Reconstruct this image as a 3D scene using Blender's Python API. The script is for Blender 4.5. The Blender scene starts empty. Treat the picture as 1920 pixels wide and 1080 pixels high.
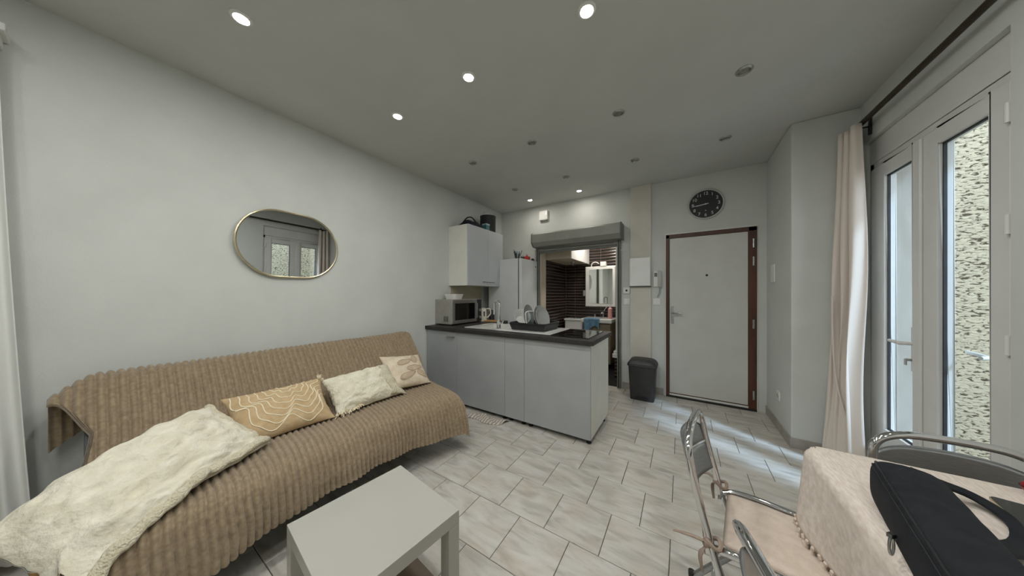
import bpy, bmesh, math, random
from mathutils import Vector, Matrix, noise
random.seed(7)
PI = math.pi
S = bpy.context.scene
COL = S.collection

# ------------------------------------------------------------------ camera, sky, sun, exposure
cam_d = bpy.data.cameras.new('camera')
cam = bpy.data.objects.new('camera', cam_d)
COL.objects.link(cam)
cam.location = (0, 0, 1.302)
cam.rotation_euler = (PI / 2, 0, 0.5643)
cam_d.sensor_width = 36
cam_d.lens = 36 * 503.6 / 1920
cam_d.shift_y = 11.7 / 1920
cam_d.clip_start = 0.02
S.camera = cam

W = bpy.data.worlds.new('world')
S.world = W
W.use_nodes = True
bg = W.node_tree.nodes['Background']
bg.inputs['Color'].default_value = (0.80, 0.90, 1.0, 1)
bg.inputs['Strength'].default_value = 3.6

sun_d = bpy.data.lights.new('sun', 'SUN')
sun_d.energy = 4.6
sun_d.angle = math.radians(7)
sun_d.color = (0.55, 0.75, 1.0)
sun = bpy.data.objects.new('sun', sun_d)
COL.objects.link(sun)
sun.rotation_euler = Vector((-0.86, 0.51, -1.12)).to_track_quat('-Z', 'Y').to_euler()
SPOT_W = 7.2          # power of each lit ceiling spotlight

S.view_settings.view_transform = 'Standard'
S.view_settings.look = 'None'
S.view_settings.gamma = 1.0
S.view_settings.use_curve_mapping = False
S.view_settings.exposure = 0.0

# ------------------------------------------------------------------ materials
def srgb(r, g, b):
    f = lambda c: (c / 12.92) if c <= 0.04045 else ((c + 0.055) / 1.055) ** 2.4
    return (f(r / 255), f(g / 255), f(b / 255), 1)

MATS = {}
def mat(name, col, rough=0.5, metal=0.0, col2=None, scale=20, detail=4, bump=0.0, bscale=None, coat=0.0, aniso=(1, 1, 1), spec=0.5,
        ramp=(0.35, 0.65), sheen=0.0, emit=None, trans=0.0, bdist=0.01):
    if name in MATS: return MATS[name]
    m = bpy.data.materials.new(name); m.use_nodes = True
    nt = m.node_tree; N = nt.nodes; L = nt.links
    b = N['Principled BSDF']
    b.inputs['Base Color'].default_value = col
    b.inputs['Roughness'].default_value = rough
    b.inputs['Metallic'].default_value = metal
    b.inputs['Specular IOR Level'].default_value = spec
    b.inputs['Coat Weight'].default_value = coat
    b.inputs['Sheen Weight'].default_value = sheen
    b.inputs['Transmission Weight'].default_value = trans
    if emit:
        b.inputs['Emission Color'].default_value = emit[0]
        b.inputs['Emission Strength'].default_value = emit[1]
    tc = N.new('ShaderNodeTexCoord'); mp = N.new('ShaderNodeMapping')
    mp.inputs['Scale'].default_value = aniso
    L.new(tc.outputs['Object'], mp.inputs['Vector'])
    if col2 is not None:
        n = N.new('ShaderNodeTexNoise'); n.inputs['Scale'].default_value = scale; n.inputs['Detail'].default_value = detail
        L.new(mp.outputs['Vector'], n.inputs['Vector'])
        r = N.new('ShaderNodeValToRGB')
        r.color_ramp.elements[0].position = ramp[0]; r.color_ramp.elements[1].position = ramp[1]
        r.color_ramp.elements[0].color = col; r.color_ramp.elements[1].color = col2
        L.new(n.outputs['Fac'], r.inputs['Fac']); L.new(r.outputs['Color'], b.inputs['Base Color'])
    if bump > 0:
        n2 = N.new('ShaderNodeTexNoise'); n2.inputs['Scale'].default_value = bscale or scale; n2.inputs['Detail'].default_value = 5
        L.new(mp.outputs['Vector'], n2.inputs['Vector'])
        bp = N.new('ShaderNodeBump'); bp.inputs['Strength'].default_value = bump; bp.inputs['Distance'].default_value = bdist
        L.new(n2.outputs['Fac'], bp.inputs['Height']); L.new(bp.outputs['Normal'], b.inputs['Normal'])
    MATS[name] = m
    return m

WALL = mat('wall_paint', srgb(210, 212, 207), 0.85, col2=srgb(204, 206, 201), scale=3, bump=0.25, bscale=160, bdist=0.004)
CEIL = mat('ceiling_paint', srgb(202, 203, 199), 0.9, col2=srgb(196, 197, 193), scale=2)
GROUT = mat('grout', srgb(62, 58, 54), 0.9, col2=srgb(80, 76, 70), scale=30)
PLINTH = mat('plinth_tile', srgb(150, 145, 138), 0.4, col2=srgb(170, 164, 155), scale=9)
DOORWHITE = mat('door_white', srgb(206, 206, 200), 0.45, col2=srgb(200, 200, 194), scale=4, bump=0.05, bscale=120)
BROWN = mat('brown_wood', srgb(88, 52, 34), 0.45, col2=srgb(68, 38, 24), scale=14, aniso=(1, 1, 0.12), bump=0.1)
BLACKRUB = mat('black_rubber', srgb(28, 27, 26), 0.7, col2=srgb(38, 36, 34), scale=30)
STEEL = mat('steel', srgb(190, 190, 188), 0.28, 1.0, col2=srgb(170, 170, 168), scale=40, bump=0.02)
CHROME = mat('chrome', srgb(225, 225, 225), 0.07, 1.0, col2=srgb(215, 215, 218), scale=4)
BRUSHED = mat('brushed_metal', srgb(185, 188, 190), 0.3, 1.0, col2=srgb(165, 168, 172), scale=30, aniso=(1, 1, 18))
PVC = mat('white_pvc', srgb(222, 221, 217), 0.35, col2=srgb(216, 215, 211), scale=5)
WHITEPL = mat('white_plastic', srgb(234, 233, 229), 0.4, col2=srgb(228, 227, 222), scale=8)
DARK = mat('dark_gasket', srgb(36, 38, 40), 0.6, col2=srgb(46, 48, 50), scale=12)
GREYDOOR = mat('grey_laminate', srgb(168, 170, 171), 0.42, col2=srgb(162, 164, 165), scale=4, bump=0.02, bscale=200)
PANELWHITE = mat('cream_laminate', srgb(228, 226, 217), 0.45, col2=srgb(222, 220, 211), scale=5)
WORKTOP = mat('black_worktop', srgb(36, 34, 33), 0.5, col2=srgb(52, 48, 46), scale=60, bump=0.05, bscale=200)
SHUTTER = mat('grey_aluminium', srgb(150, 150, 143), 0.45, 0.1, col2=srgb(143, 143, 136), scale=6)
SHUTDARK = mat('grey_aluminium_dark', srgb(118, 118, 112), 0.5, 0.1, col2=srgb(110, 110, 104), scale=6)
CABDOOR = mat('pale_grey_laminate', srgb(186, 189, 191), 0.4, col2=srgb(180, 183, 185), scale=4)
FRIDGE = mat('fridge_silver', srgb(220, 221, 221), 0.35, 0.05, col2=srgb(214, 215, 215), scale=5)
COLUMNM = mat('cream_boxing', srgb(211, 206, 194), 0.75, col2=srgb(204, 199, 187), scale=5)
CERAMIC = mat('white_ceramic', srgb(228, 227, 222), 0.12, col2=srgb(222, 221, 216), scale=5)
PLATE = mat('plate_grey', srgb(172, 172, 170), 0.2, col2=srgb(162, 162, 160), scale=7)
BLACKPL = mat('black_plastic', srgb(24, 24, 26), 0.42, col2=srgb(32, 32, 34), scale=10)
BINM = mat('bin_plastic', srgb(46, 46, 46), 0.5, col2=srgb(54, 54, 54), scale=14, bump=0.05)
GLOSSBLACK = mat('black_glass', srgb(14, 14, 15), 0.05, col2=srgb(17, 17, 18), scale=4, spec=0.6)
WOODLT = mat('light_wood', srgb(196, 152, 92), 0.5, col2=srgb(178, 132, 74), scale=12, aniso=(1, 8, 8))
LEGWOOD = mat('leg_wood', srgb(176, 138, 84), 0.45, col2=srgb(150, 112, 62), scale=10, aniso=(6, 6, 1))
TABLEWHITE = mat('white_lacquer', srgb(172, 169, 161), 0.38, col2=srgb(168, 165, 157), scale=3)
GOLD = mat('pale_gold_metal', srgb(214, 202, 174), 0.3, 1.0, col2=srgb(200, 188, 158), scale=10)
BEDFRAME = mat('grey_frame_metal', srgb(96, 98, 98), 0.5, 0.4, col2=srgb(86, 88, 88), scale=10)
MATTRESS = mat('mattress_fabric', srgb(120, 112, 100), 0.9, col2=srgb(108, 100, 90), scale=40, bump=0.2)
REDM = mat('red_leatherette', srgb(150, 22, 30), 0.35, col2=srgb(110, 14, 22), scale=40, bump=0.3, bscale=90)
CLOCKBLACK = mat('clock_black', srgb(34, 35, 35), 0.5, col2=srgb(40, 41, 41), scale=6)
NUMWHITE = mat('numeral_white', srgb(225, 225, 220), 0.6, col2=srgb(218, 218, 214), scale=9)
BATHCREAM = mat('bathroom_cream', srgb(200, 188, 166), 0.7, col2=srgb(192, 180, 158), scale=4)
VANITY = mat('vanity_taupe', srgb(136, 122, 98), 0.5, col2=srgb(124, 110, 88), scale=8, aniso=(1, 1, 6))
BATHFLOOR = mat('bathroom_floor', srgb(38, 36, 36), 0.25, col2=srgb(58, 54, 52), scale=6)
TOWELBLUE = mat('towel_blue', srgb(112, 148, 172), 0.95, col2=srgb(88, 124, 150), scale=30, bump=0.5, bscale=120)
PINKPL = mat('pink_plastic', srgb(224, 164, 158), 0.35, col2=srgb(216, 154, 150), scale=8)
TEAL = mat('teal_card', srgb(62, 110, 118), 0.5, col2=srgb(50, 96, 104), scale=9)
REDJAR = mat('red_jar', srgb(206, 84, 66), 0.3, col2=srgb(180, 60, 50), scale=25)
BAGM = mat('dark_neoprene', srgb(20, 22, 27), 0.8, col2=srgb(27, 30, 36), scale=30, bump=0.12, bscale=300, spec=0.3)
CREAMPL = mat('cream_plastic', srgb(220, 216, 200), 0.35, col2=srgb(214, 210, 194), scale=8)
RODM = mat('bronze_rod', srgb(70, 58, 44), 0.4, 0.6, col2=srgb(58, 48, 36), scale=12)

def glass_thin(name, tint, gloss=0.08):
    m = bpy.data.materials.new(name); m.use_nodes = True
    nt = m.node_tree; N = nt.nodes; L = nt.links
    for n in list(N): N.remove(n)
    o = N.new('ShaderNodeOutputMaterial'); mx = N.new('ShaderNodeMixShader'); t = N.new('ShaderNodeBsdfTransparent'); g = N.new('ShaderNodeBsdfGlossy')
    lw = N.new('ShaderNodeLayerWeight'); lw.inputs['Blend'].default_value = 0.5
    pw = N.new('ShaderNodeMath'); pw.operation = 'POWER'; pw.inputs[1].default_value = 4.0
    mu = N.new('ShaderNodeMath'); mu.operation = 'MULTIPLY_ADD'; mu.inputs[1].default_value = 0.5; mu.inputs[2].default_value = 0.03
    L.new(lw.outputs['Facing'], pw.inputs[0]); L.new(pw.outputs[0], mu.inputs[0])
    t.inputs['Color'].default_value = tint; g.inputs['Roughness'].default_value = 0.02
    L.new(mu.outputs[0], mx.inputs['Fac']); L.new(t.outputs[0], mx.inputs[1]); L.new(g.outputs[0], mx.inputs[2]); L.new(mx.outputs[0], o.inputs['Surface'])
    return m
GLASS = glass_thin('window_glass', (0.93, 0.96, 0.97, 1))
CLEAR = glass_thin('clear_glass', (0.86, 0.89, 0.9, 1))

def mirror_mat(name, col, rough=0.01):
    m = mat(name, col, rough, 1.0, col2=tuple(c * 0.99 for c in col[:3]) + (1,), scale=2)
    return m
MIRROR = mirror_mat('mirror_silver', (0.72, 0.74, 0.74, 1))
MIRROR2 = mirror_mat('mirror_clear', (0.85, 0.86, 0.83, 1))

def floor_tile_mat():
    m = bpy.data.materials.new('marbled_floor_tile'); m.use_nodes = True
    nt = m.node_tree; N = nt.nodes; L = nt.links; b = N['Principled BSDF']
    tc = N.new('ShaderNodeTexCoord'); oi = N.new('ShaderNodeObjectInfo')
    ml = N.new('ShaderNodeMath'); ml.operation = 'MULTIPLY'; ml.inputs[1].default_value = 37
    L.new(oi.outputs['Random'], ml.inputs[0])
    cb = N.new('ShaderNodeCombineXYZ'); L.new(ml.outputs[0], cb.inputs[0]); L.new(ml.outputs[0], cb.inputs[1])
    va = N.new('ShaderNodeVectorMath'); L.new(tc.outputs['Object'], va.inputs[0]); L.new(cb.outputs[0], va.inputs[1])
    mp = N.new('ShaderNodeMapping'); mp.inputs['Rotation'].default_value = (0, 0, math.radians(35)); mp.inputs['Scale'].default_value = (3.0, 11, 1)
    L.new(va.outputs[0], mp.inputs['Vector'])
    n1 = N.new('ShaderNodeTexNoise'); n1.inputs['Scale'].default_value = 1.5; n1.inputs['Detail'].default_value = 8; n1.inputs['Distortion'].default_value = 0.8
    L.new(mp.outputs[0], n1.inputs['Vector'])
    r1 = N.new('ShaderNodeValToRGB'); e = r1.color_ramp.elements
    e[0].position = 0.30; e[0].color = srgb(162, 158, 151); e[1].position = 0.7; e[1].color = srgb(206, 204, 199)
    e2 = e.new(0.5); e2.color = srgb(193, 189, 182)
    L.new(n1.outputs['Fac'], r1.inputs['Fac'])
    n2 = N.new('ShaderNodeTexNoise'); n2.inputs['Scale'].default_value = 7; n2.inputs['Detail'].default_value = 3
    L.new(va.outputs[0], n2.inputs['Vector'])
    r2 = N.new('ShaderNodeValToRGB'); f = r2.color_ramp.elements
    f[0].position = 0.35; f[0].color = (0, 0, 0, 1); f[1].position = 0.75; f[1].color = (1, 1, 1, 1)
    L.new(n2.outputs['Fac'], r2.inputs['Fac'])
    mx = N.new('ShaderNodeMixRGB'); mx.inputs['Color2'].default_value = srgb(188, 174, 156)
    mm = N.new('ShaderNodeMath'); mm.operation = 'MULTIPLY'; mm.inputs[1].default_value = 0.55
    L.new(r2.outputs['Color'], mm.inputs[0]); L.new(mm.outputs[0], mx.inputs['Fac']); L.new(r1.outputs['Color'], mx.inputs['Color1'])
    mp3 = N.new('ShaderNodeMapping'); mp3.inputs['Rotation'].default_value = (0, 0, math.radians(35)); mp3.inputs['Scale'].default_value = (9, 40, 1)
    L.new(va.outputs[0], mp3.inputs['Vector'])
    n3 = N.new('ShaderNodeTexNoise'); n3.inputs['Scale'].default_value = 1.6; n3.inputs['Detail'].default_value = 3
    L.new(mp3.outputs[0], n3.inputs['Vector'])
    r3 = N.new('ShaderNodeValToRGB'); g = r3.color_ramp.elements
    g[0].position = 0.24; g[0].color = (0.45, 0.42, 0.40, 1); g[1].position = 0.36; g[1].color = (1, 1, 1, 1)
    L.new(n3.outputs['Fac'], r3.inputs['Fac'])
    mu = N.new('ShaderNodeMixRGB'); mu.blend_type = 'MULTIPLY'; mu.inputs['Fac'].default_value = 0.5
    L.new(mx.outputs[0], mu.inputs['Color1']); L.new(r3.outputs['Color'], mu.inputs['Color2'])
    L.new(mu.outputs[0], b.inputs['Base Color'])
    b.inputs['Roughness'].default_value = 0.34
    bp = N.new('ShaderNodeBump'); bp.inputs['Strength'].default_value = 0.12; bp.inputs['Distance'].default_value = 0.004
    L.new(n1.outputs['Fac'], bp.inputs['Height']); L.new(bp.outputs[0], b.inputs['Normal'])
    return m
TILE = floor_tile_mat()

def wave_mat(name, c1, c2, scale, direction='Z', rough=0.4, bump=0.5, dist=0.004, pos=(0.0, 1.0)):
    m = bpy.data.materials.new(name); m.use_nodes = True
    nt = m.node_tree; N = nt.nodes; L = nt.links; b = N['Principled BSDF']
    tc = N.new('ShaderNodeTexCoord'); w = N.new('ShaderNodeTexWave'); w.bands_direction = direction; w.inputs['Scale'].default_value = scale
    w.inputs['Distortion'].default_value = 0.4; w.inputs['Detail'].default_value = 1
    L.new(tc.outputs['Object'], w.inputs['Vector'])
    r = N.new('ShaderNodeValToRGB'); r.color_ramp.elements[0].color = c1; r.color_ramp.elements[1].color = c2; r.color_ramp.elements[0].position = pos[0]; r.color_ramp.elements[1].position = pos[1]
    L.new(w.outputs['Fac'], r.inputs['Fac']); L.new(r.outputs[0], b.inputs['Base Color'])
    bp = N.new('ShaderNodeBump'); bp.inputs['Strength'].default_value = bump; bp.inputs['Distance'].default_value = dist
    L.new(w.outputs['Fac'], bp.inputs['Height']); L.new(bp.outputs[0], b.inputs['Normal'])
    b.inputs['Roughness'].default_value = rough
    return m
BATHTILE = wave_mat('ribbed_brown_tile', srgb(26, 18, 16), srgb(96, 80, 74), 5.6, 'Z', 0.25, 0.7, 0.006, (0.55, 1.0))
WEAVE = mat('cloth_weave', srgb(204, 190, 178), 0.95, col2=srgb(222, 211, 200), scale=50, aniso=(4, 0.7, 1), bump=0.3, bscale=60, bdist=0.004)
CURTAINM = wave_mat('curtain_fabric', srgb(218, 206, 195), srgb(230, 219, 209), 90, 'Z', 0.9, 0.2, 0.001)
SHEER = wave_mat('white_curtain_fabric', srgb(222, 222, 218), srgb(232, 232, 228), 90, 'Z', 0.9, 0.2, 0.001)
SEATPAD = mat('seat_pad_fabric', srgb(198, 181, 166), 0.9, col2=srgb(208, 192, 178), scale=40, bump=0.15, bscale=200)
RIBBON = mat('taupe_ribbon', srgb(160, 142, 128), 0.9, col2=srgb(146, 128, 114), scale=40)

THROW = mat('ribbed_brown_fleece', srgb(134, 115, 90), 0.8, col2=srgb(157, 138, 111), scale=60, detail=6, bump=0.12, bscale=150, sheen=0.3, aniso=(1, 0.6, 1))
FLEECE = mat('cream_fleece', srgb(216, 208, 186), 0.95, col2=srgb(232, 226, 208), scale=14, bump=0.7, bscale=28, sheen=0.3, bdist=0.02)
FLEECE2 = mat('cream_crinkle', srgb(218, 210, 186), 0.95, col2=srgb(232, 226, 206), scale=18, bump=0.75, bscale=38, sheen=0.2, bdist=0.02)
FLEECE3 = mat('cream_trim_plush', srgb(226, 214, 182), 0.95, col2=srgb(238, 228, 200), scale=60, bump=1.0, bscale=120, sheen=0.4, bdist=0.02)
TANM = mat('tan_linen', srgb(184, 157, 118), 0.9, col2=srgb(196, 171, 134), scale=30, bump=0.2, bscale=220)
CORDM = mat('cream_cord', srgb(236, 224, 196), 0.85, col2=srgb(228, 214, 184), scale=60)
BEIGEPAT = mat('beige_quilt', srgb(206, 190, 166), 0.95, col2=srgb(222, 208, 186), scale=16, bump=0.4, bscale=40)
LEAFM = mat('taupe_applique', srgb(184, 162, 138), 0.95, col2=srgb(196, 176, 152), scale=30, bump=0.4, bscale=80)
TOWELM = wave_mat('striped_floor_towel', srgb(150, 138, 126), srgb(206, 198, 188), 9, 'X', 0.95, 0.3, 0.004)

def crepi():
    m = bpy.data.materials.new('roughcast_render'); m.use_nodes = True
    nt = m.node_tree; N = nt.nodes; L = nt.links; b = N['Principled BSDF']
    tc = N.new('ShaderNodeTexCoord'); mp = N.new('ShaderNodeMapping'); mp.inputs['Scale'].default_value = (19, 19, 40)
    L.new(tc.outputs['Object'], mp.inputs['Vector'])
    n = N.new('ShaderNodeTexNoise'); n.inputs['Scale'].default_value = 1.6; n.inputs['Detail'].default_value = 4; n.inputs['Distortion'].default_value = 0.6
    L.new(mp.outputs[0], n.inputs['Vector'])
    r = N.new('ShaderNodeValToRGB'); e = r.color_ramp.elements
    e[0].position = 0.38; e[0].color = srgb(92, 80, 64); e[1].position = 0.47; e[1].color = srgb(226, 215, 190)
    L.new(n.outputs['Fac'], r.inputs['Fac']); L.new(r.outputs[0], b.inputs['Base Color'])
    bp = N.new('ShaderNodeBump'); bp.inputs['Strength'].default_value = 1.0; bp.inputs['Distance'].default_value = 0.03
    L.new(n.outputs['Fac'], bp.inputs['Height']); L.new(bp.outputs[0], b.inputs['Normal'])
    b.inputs['Roughness'].default_value = 0.95
    return m
CREPI = crepi()
REVEAL = mat('smooth_reveal', srgb(176, 172, 164), 0.9, col2=srgb(166, 160, 150), scale=12, aniso=(1, 1, 0.3), bump=0.2)

# ------------------------------------------------------------------ mesh building
WM = {}     # world matrices of roots, parts share their thing's matrix
class MB:
    def __init__(s): s.v = []; s.f = []
    def add(s, vs, fs):
        o = len(s.v); s.v += [tuple(x) for x in vs]; s.f += [tuple(i + o for i in f) for f in fs]; return s
    def box(s, x0, x1, y0, y1, z0, z1):
        return s.add([(x0, y0, z0), (x1, y0, z0), (x1, y1, z0), (x0, y1, z0), (x0, y0, z1), (x1, y0, z1), (x1, y1, z1), (x0, y1, z1)],
                     [(0, 3, 2, 1), (4, 5, 6, 7), (0, 1, 5, 4), (1, 2, 6, 5), (2, 3, 7, 6), (3, 0, 4, 7)])
    def obox(s, c, ax, ay, az, sx, sy, sz):
        c = Vector(c); ax = Vector(ax).normalized() * sx / 2; ay = Vector(ay).normalized() * sy / 2; az = Vector(az).normalized() * sz / 2
        vs = [c + a * ax + b * ay + d * az for d in (-1, 1) for a, b in ((-1, -1), (1, -1), (1, 1), (-1, 1))]
        return s.add(vs, [(0, 3, 2, 1), (4, 5, 6, 7), (0, 1, 5, 4), (1, 2, 6, 5), (2, 3, 7, 6), (3, 0, 4, 7)])
    def tube(s, pts, r, n=10, closed=False, caps=True, flat=1.0):
        pts = [Vector(p) for p in pts]; m = len(pts)
        rs = r if isinstance(r, (list, tuple)) else [r] * m
        t0 = (pts[1] - pts[0]).normalized()
        up = Vector((0, 0, 1)) if abs(t0.z) < 0.9 else Vector((1, 0, 0))
        nrm = (up - t0 * up.dot(t0)).normalized()
        vs = []
        for i in range(m):
            if closed: t = (pts[(i + 1) % m] - pts[i - 1]).normalized()
            else: t = (pts[min(i + 1, m - 1)] - pts[max(i - 1, 0)]).normalized()
            nrm = (nrm - t * nrm.dot(t))
            nrm = nrm.normalized() if nrm.length > 1e-6 else t.orthogonal().normalized()
            bi = t.cross(nrm)
            for k in range(n):
                a = 2 * PI * k / n
                vs.append(pts[i] + (nrm * math.cos(a) * flat + bi * math.sin(a)) * rs[i])
        fs = []
        for i in range(m if closed else m - 1):
            j = (i + 1) % m
            for k in range(n):
                l = (k + 1) % n
                fs.append((i * n + k, i * n + l, j * n + l, j * n + k))
        if caps and not closed:
            fs.append(tuple(reversed(range(n)))); fs.append(tuple((m - 1) * n + k for k in range(n)))
        return s.add(vs, fs)
    def lathe(s, prof, c=(0, 0, 0), n=28, axis='Z', sx=1, sy=1):
        vs = []; m = len(prof)
        for r, z in prof:
            for k in range(n):
                a = 2 * PI * k / n
                p = (r * math.cos(a) * sx, r * math.sin(a) * sy, z)
                if axis == 'X': p = (p[2], p[0], p[1])
                if axis == 'Y': p = (p[0], p[2], p[1])
                vs.append((p[0] + c[0], p[1] + c[1], p[2] + c[2]))
        fs = []
        for i in range(m - 1):
            for k in range(n):
                l = (k + 1) % n
                fs.append((i * n + k, i * n + l, (i + 1) * n + l, (i + 1) * n + k))
        if prof[0][0] > 1e-5: fs.append(tuple(reversed(range(n))))
        if prof[-1][0] > 1e-5: fs.append(tuple((m - 1) * n + k for k in range(n)))
        return s.add(vs, fs)
    def grid(s, fn, nu, nv):
        vs = [fn(i / nu, j / nv) for i in range(nu + 1) for j in range(nv + 1)]
        fs = [(i * (nv + 1) + j, (i + 1) * (nv + 1) + j, (i + 1) * (nv + 1) + j + 1, i * (nv + 1) + j + 1) for i in range(nu) for j in range(nv)]
        return s.add(vs, fs)
    def prism(s, outline, z0, z1, axis='Z'):
        n = len(outline); vs = []
        for z in (z0, z1):
            for a, b in outline:
                vs.append({'Z': (a, b, z), 'Y': (a, z, b), 'X': (z, a, b)}[axis])
        fs = [tuple(reversed(range(n))), tuple(range(n, 2 * n))] + [(i, (i + 1) % n, n + (i + 1) % n, n + i) for i in range(n)]
        return s.add(vs, fs)
    def xf(s, M):
        s.v = [tuple(M @ Vector(p)) for p in s.v]; return s
    def build(s, name, m, parent=None, smooth=False, bevel=0.0, local=False, sub=0, solid=0.0, seg=2, fixn=True):
        vs = s.v
        if parent is not None and not local and parent.name in WM:
            I = WM[parent.name].inverted(); vs = [tuple(I @ Vector(p)) for p in vs]
        me = bpy.data.meshes.new(name); me.from_pydata(vs, [], s.f); me.update()
        if fixn:
            bm = bmesh.new(); bm.from_mesh(me); bmesh.ops.remove_doubles(bm, verts=bm.verts, dist=1e-6)
            bmesh.ops.recalc_face_normals(bm, faces=bm.faces); bm.to_mesh(me); bm.free()
        me.materials.append(m)
        o = bpy.data.objects.new(name, me); COL.objects.link(o)
        if parent is not None:
            o.parent = parent; WM[o.name] = WM.get(parent.name, Matrix.Identity(4))
        if smooth:
            me.polygons.foreach_set('use_smooth', [True] * len(me.polygons))
            if not sub and smooth != 2:
                try: me.set_sharp_from_angle(angle=math.radians(40))
                except Exception: pass
        if solid:
            d = o.modifiers.new('solid', 'SOLIDIFY'); d.thickness = solid; d.offset = -1
        if bevel:
            d = o.modifiers.new('bevel', 'BEVEL'); d.width = bevel; d.segments = seg; d.limit_method = 'ANGLE'; d.angle_limit = math.radians(35)
        if sub:
            d = o.modifiers.new('sub', 'SUBSURF'); d.levels = sub; d.render_levels = sub
        return o

def tag(o, label, cat, group=None, kind=None):
    o['label'] = label; o['category'] = cat
    if group: o['group'] = group
    if kind: o['kind'] = kind
    return o
def thing(name, label, cat, loc=(0, 0, 0), rz=0.0, group=None, kind=None):
    o = bpy.data.objects.new(name, None); COL.objects.link(o); o.empty_display_size = 0.05
    o.location = loc; o.rotation_euler = (0, 0, rz)
    WM[o.name] = Matrix.Translation(loc) @ Matrix.Rotation(rz, 4, 'Z')
    return tag(o, label, cat, group, kind)
def struct(o, label, cat):
    o['kind'] = 'structure'; o['label'] = label; o['category'] = cat; return o
def dup(root, loc, rz, label, group=None):
    r = root.copy(); COL.objects.link(r); r.location = loc; r.rotation_euler = (0, 0, rz); r['label'] = label
    if group: r['group'] = group
    WM[r.name] = Matrix.Translation(loc) @ Matrix.Rotation(rz, 4, 'Z')
    for ch in list(root.children):
        c = ch.copy(); COL.objects.link(c); c.parent = r
        for g in list(ch.children):
            d = g.copy(); COL.objects.link(d); d.parent = c
    return r
def catmull(pts, per=8):
    P = [Vector(p) for p in pts]; out = []
    for i in range(len(P) - 1):
        a = P[max(i - 1, 0)]; b = P[i]; c = P[i + 1]; d = P[min(i + 2, len(P) - 1)]
        for k in range(per):
            t = k / per
            out.append(0.5 * ((2 * b) + (c - a) * t + (2 * a - 5 * b + 4 * c - d) * t * t + (3 * b - a - 3 * c + d) * t ** 3))
    out.append(P[-1]); return out
def rrect(w, h, r, n=6, cx=0, cy=0):
    pts = []
    for qx, qy, a0 in ((1, 1, 0), (-1, 1, 90), (-1, -1, 180), (1, -1, 270)):
        for k in range(n + 1):
            a = math.radians(a0 + 90 * k / n)
            pts.append((cx + qx * (w / 2 - r) + r * math.cos(a), cy + qy * (h / 2 - r) + r * math.sin(a)))
    return pts
def text_mesh(txt, size, M, m, parent, name, extrude=0.001):
    cu = bpy.data.curves.new(name, 'FONT'); cu.body = txt; cu.size = size; cu.align_x = 'CENTER'; cu.align_y = 'CENTER'; cu.extrude = extrude
    cu.resolution_u = 3
    t = bpy.data.objects.new(name + '_tmp', cu); COL.objects.link(t)
    dg = bpy.context.evaluated_depsgraph_get(); me = bpy.data.meshes.new_from_object(t.evaluated_get(dg))
    bpy.data.objects.remove(t); bpy.data.curves.remove(cu)
    I = WM.get(parent.name, Matrix.Identity(4)).inverted()
    me.transform(I @ M); me.materials.clear(); me.materials.append(m)
    o = bpy.data.objects.new(name, me); COL.objects.link(o); o.parent = parent
    return o

# ------------------------------------------------------------------ the room
XL, YB, H = -2.74, 3.98, 2.75          # left wall, back wall, ceiling
XR, YJ, XW = 0.785, 3.20, 1.17         # pier beside the door, its front, window wall
XO = 1.50                              # outer face of the window wall
YF = -2.2

slab = MB().box(XL, XW, YF, YB + 0.15, -0.12, -0.004).box(XW, 1.5, 2.13, 3.17, -0.12, -0.004).build('floor', GROUT)
struct(slab, 'cream marbled square floor tiles laid in running bond', 'floor')
TS = 0.30
tm = None
lines0, ox0 = 2.258, -1.402
for r in range(-6, 15):
    y1 = lines0 - TS * r; y0 = y1 - TS
    off = 0.0 if r % 2 else TS / 2
    k0 = math.floor((XL - ox0 - off) / TS)
    for k in range(k0, 14):
        x0 = ox0 + off + TS * k; x1 = x0 + TS
        a0, a1, b0, b1 = max(x0, XL), min(x1, XW), max(y0, YF), min(y1, YB)
        if y0 >= YJ - 0.02: a1 = min(a1, XR)
        if a1 - a0 < 0.03 or b1 - b0 < 0.03: continue
        if y1 < -0.9: continue
        g = 0.0016
        full = abs(a1 - a0 - TS) < 1e-4 and abs(b1 - b0 - TS) < 1e-4
        cx, cy = (a0 + a1) / 2, (b0 + b1) / 2
        w, d = (a1 - a0) / 2 - g, (b1 - b0) / 2 - g
        if full and tm is not None: me = tm
        else:
            q = 0.0018
            vs = [(-w, -d, -0.006), (w, -d, -0.006), (w, d, -0.006), (-w, d, -0.006), (-w, -d, -q), (w, -d, -q), (w, d, -q), (-w, d, -q),
                  (-w + q, -d + q, 0), (w - q, -d + q, 0), (w - q, d - q, 0), (-w + q, d - q, 0)]
            fs = [(0, 1, 5, 4), (1, 2, 6, 5), (2, 3, 7, 6), (3, 0, 4, 7), (4, 5, 9, 8), (5, 6, 10, 9), (6, 7, 11, 10), (7, 4, 8, 11), (8, 9, 10, 11), (3, 2, 1, 0)]
            me = bpy.data.meshes.new('tile'); me.from_pydata(vs, [], fs); me.materials.append(TILE)
            if full: tm = me
        t = bpy.data.objects.new('tile', me); COL.objects.link(t); t.location = (cx, cy, 0); t.parent = slab
# the rest of the floor behind the camera
MB().box(XL, XW, YF, -1.045, -0.006, 0).build('tile_field', TILE, slab)['kind'] = 'stuff'

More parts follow.
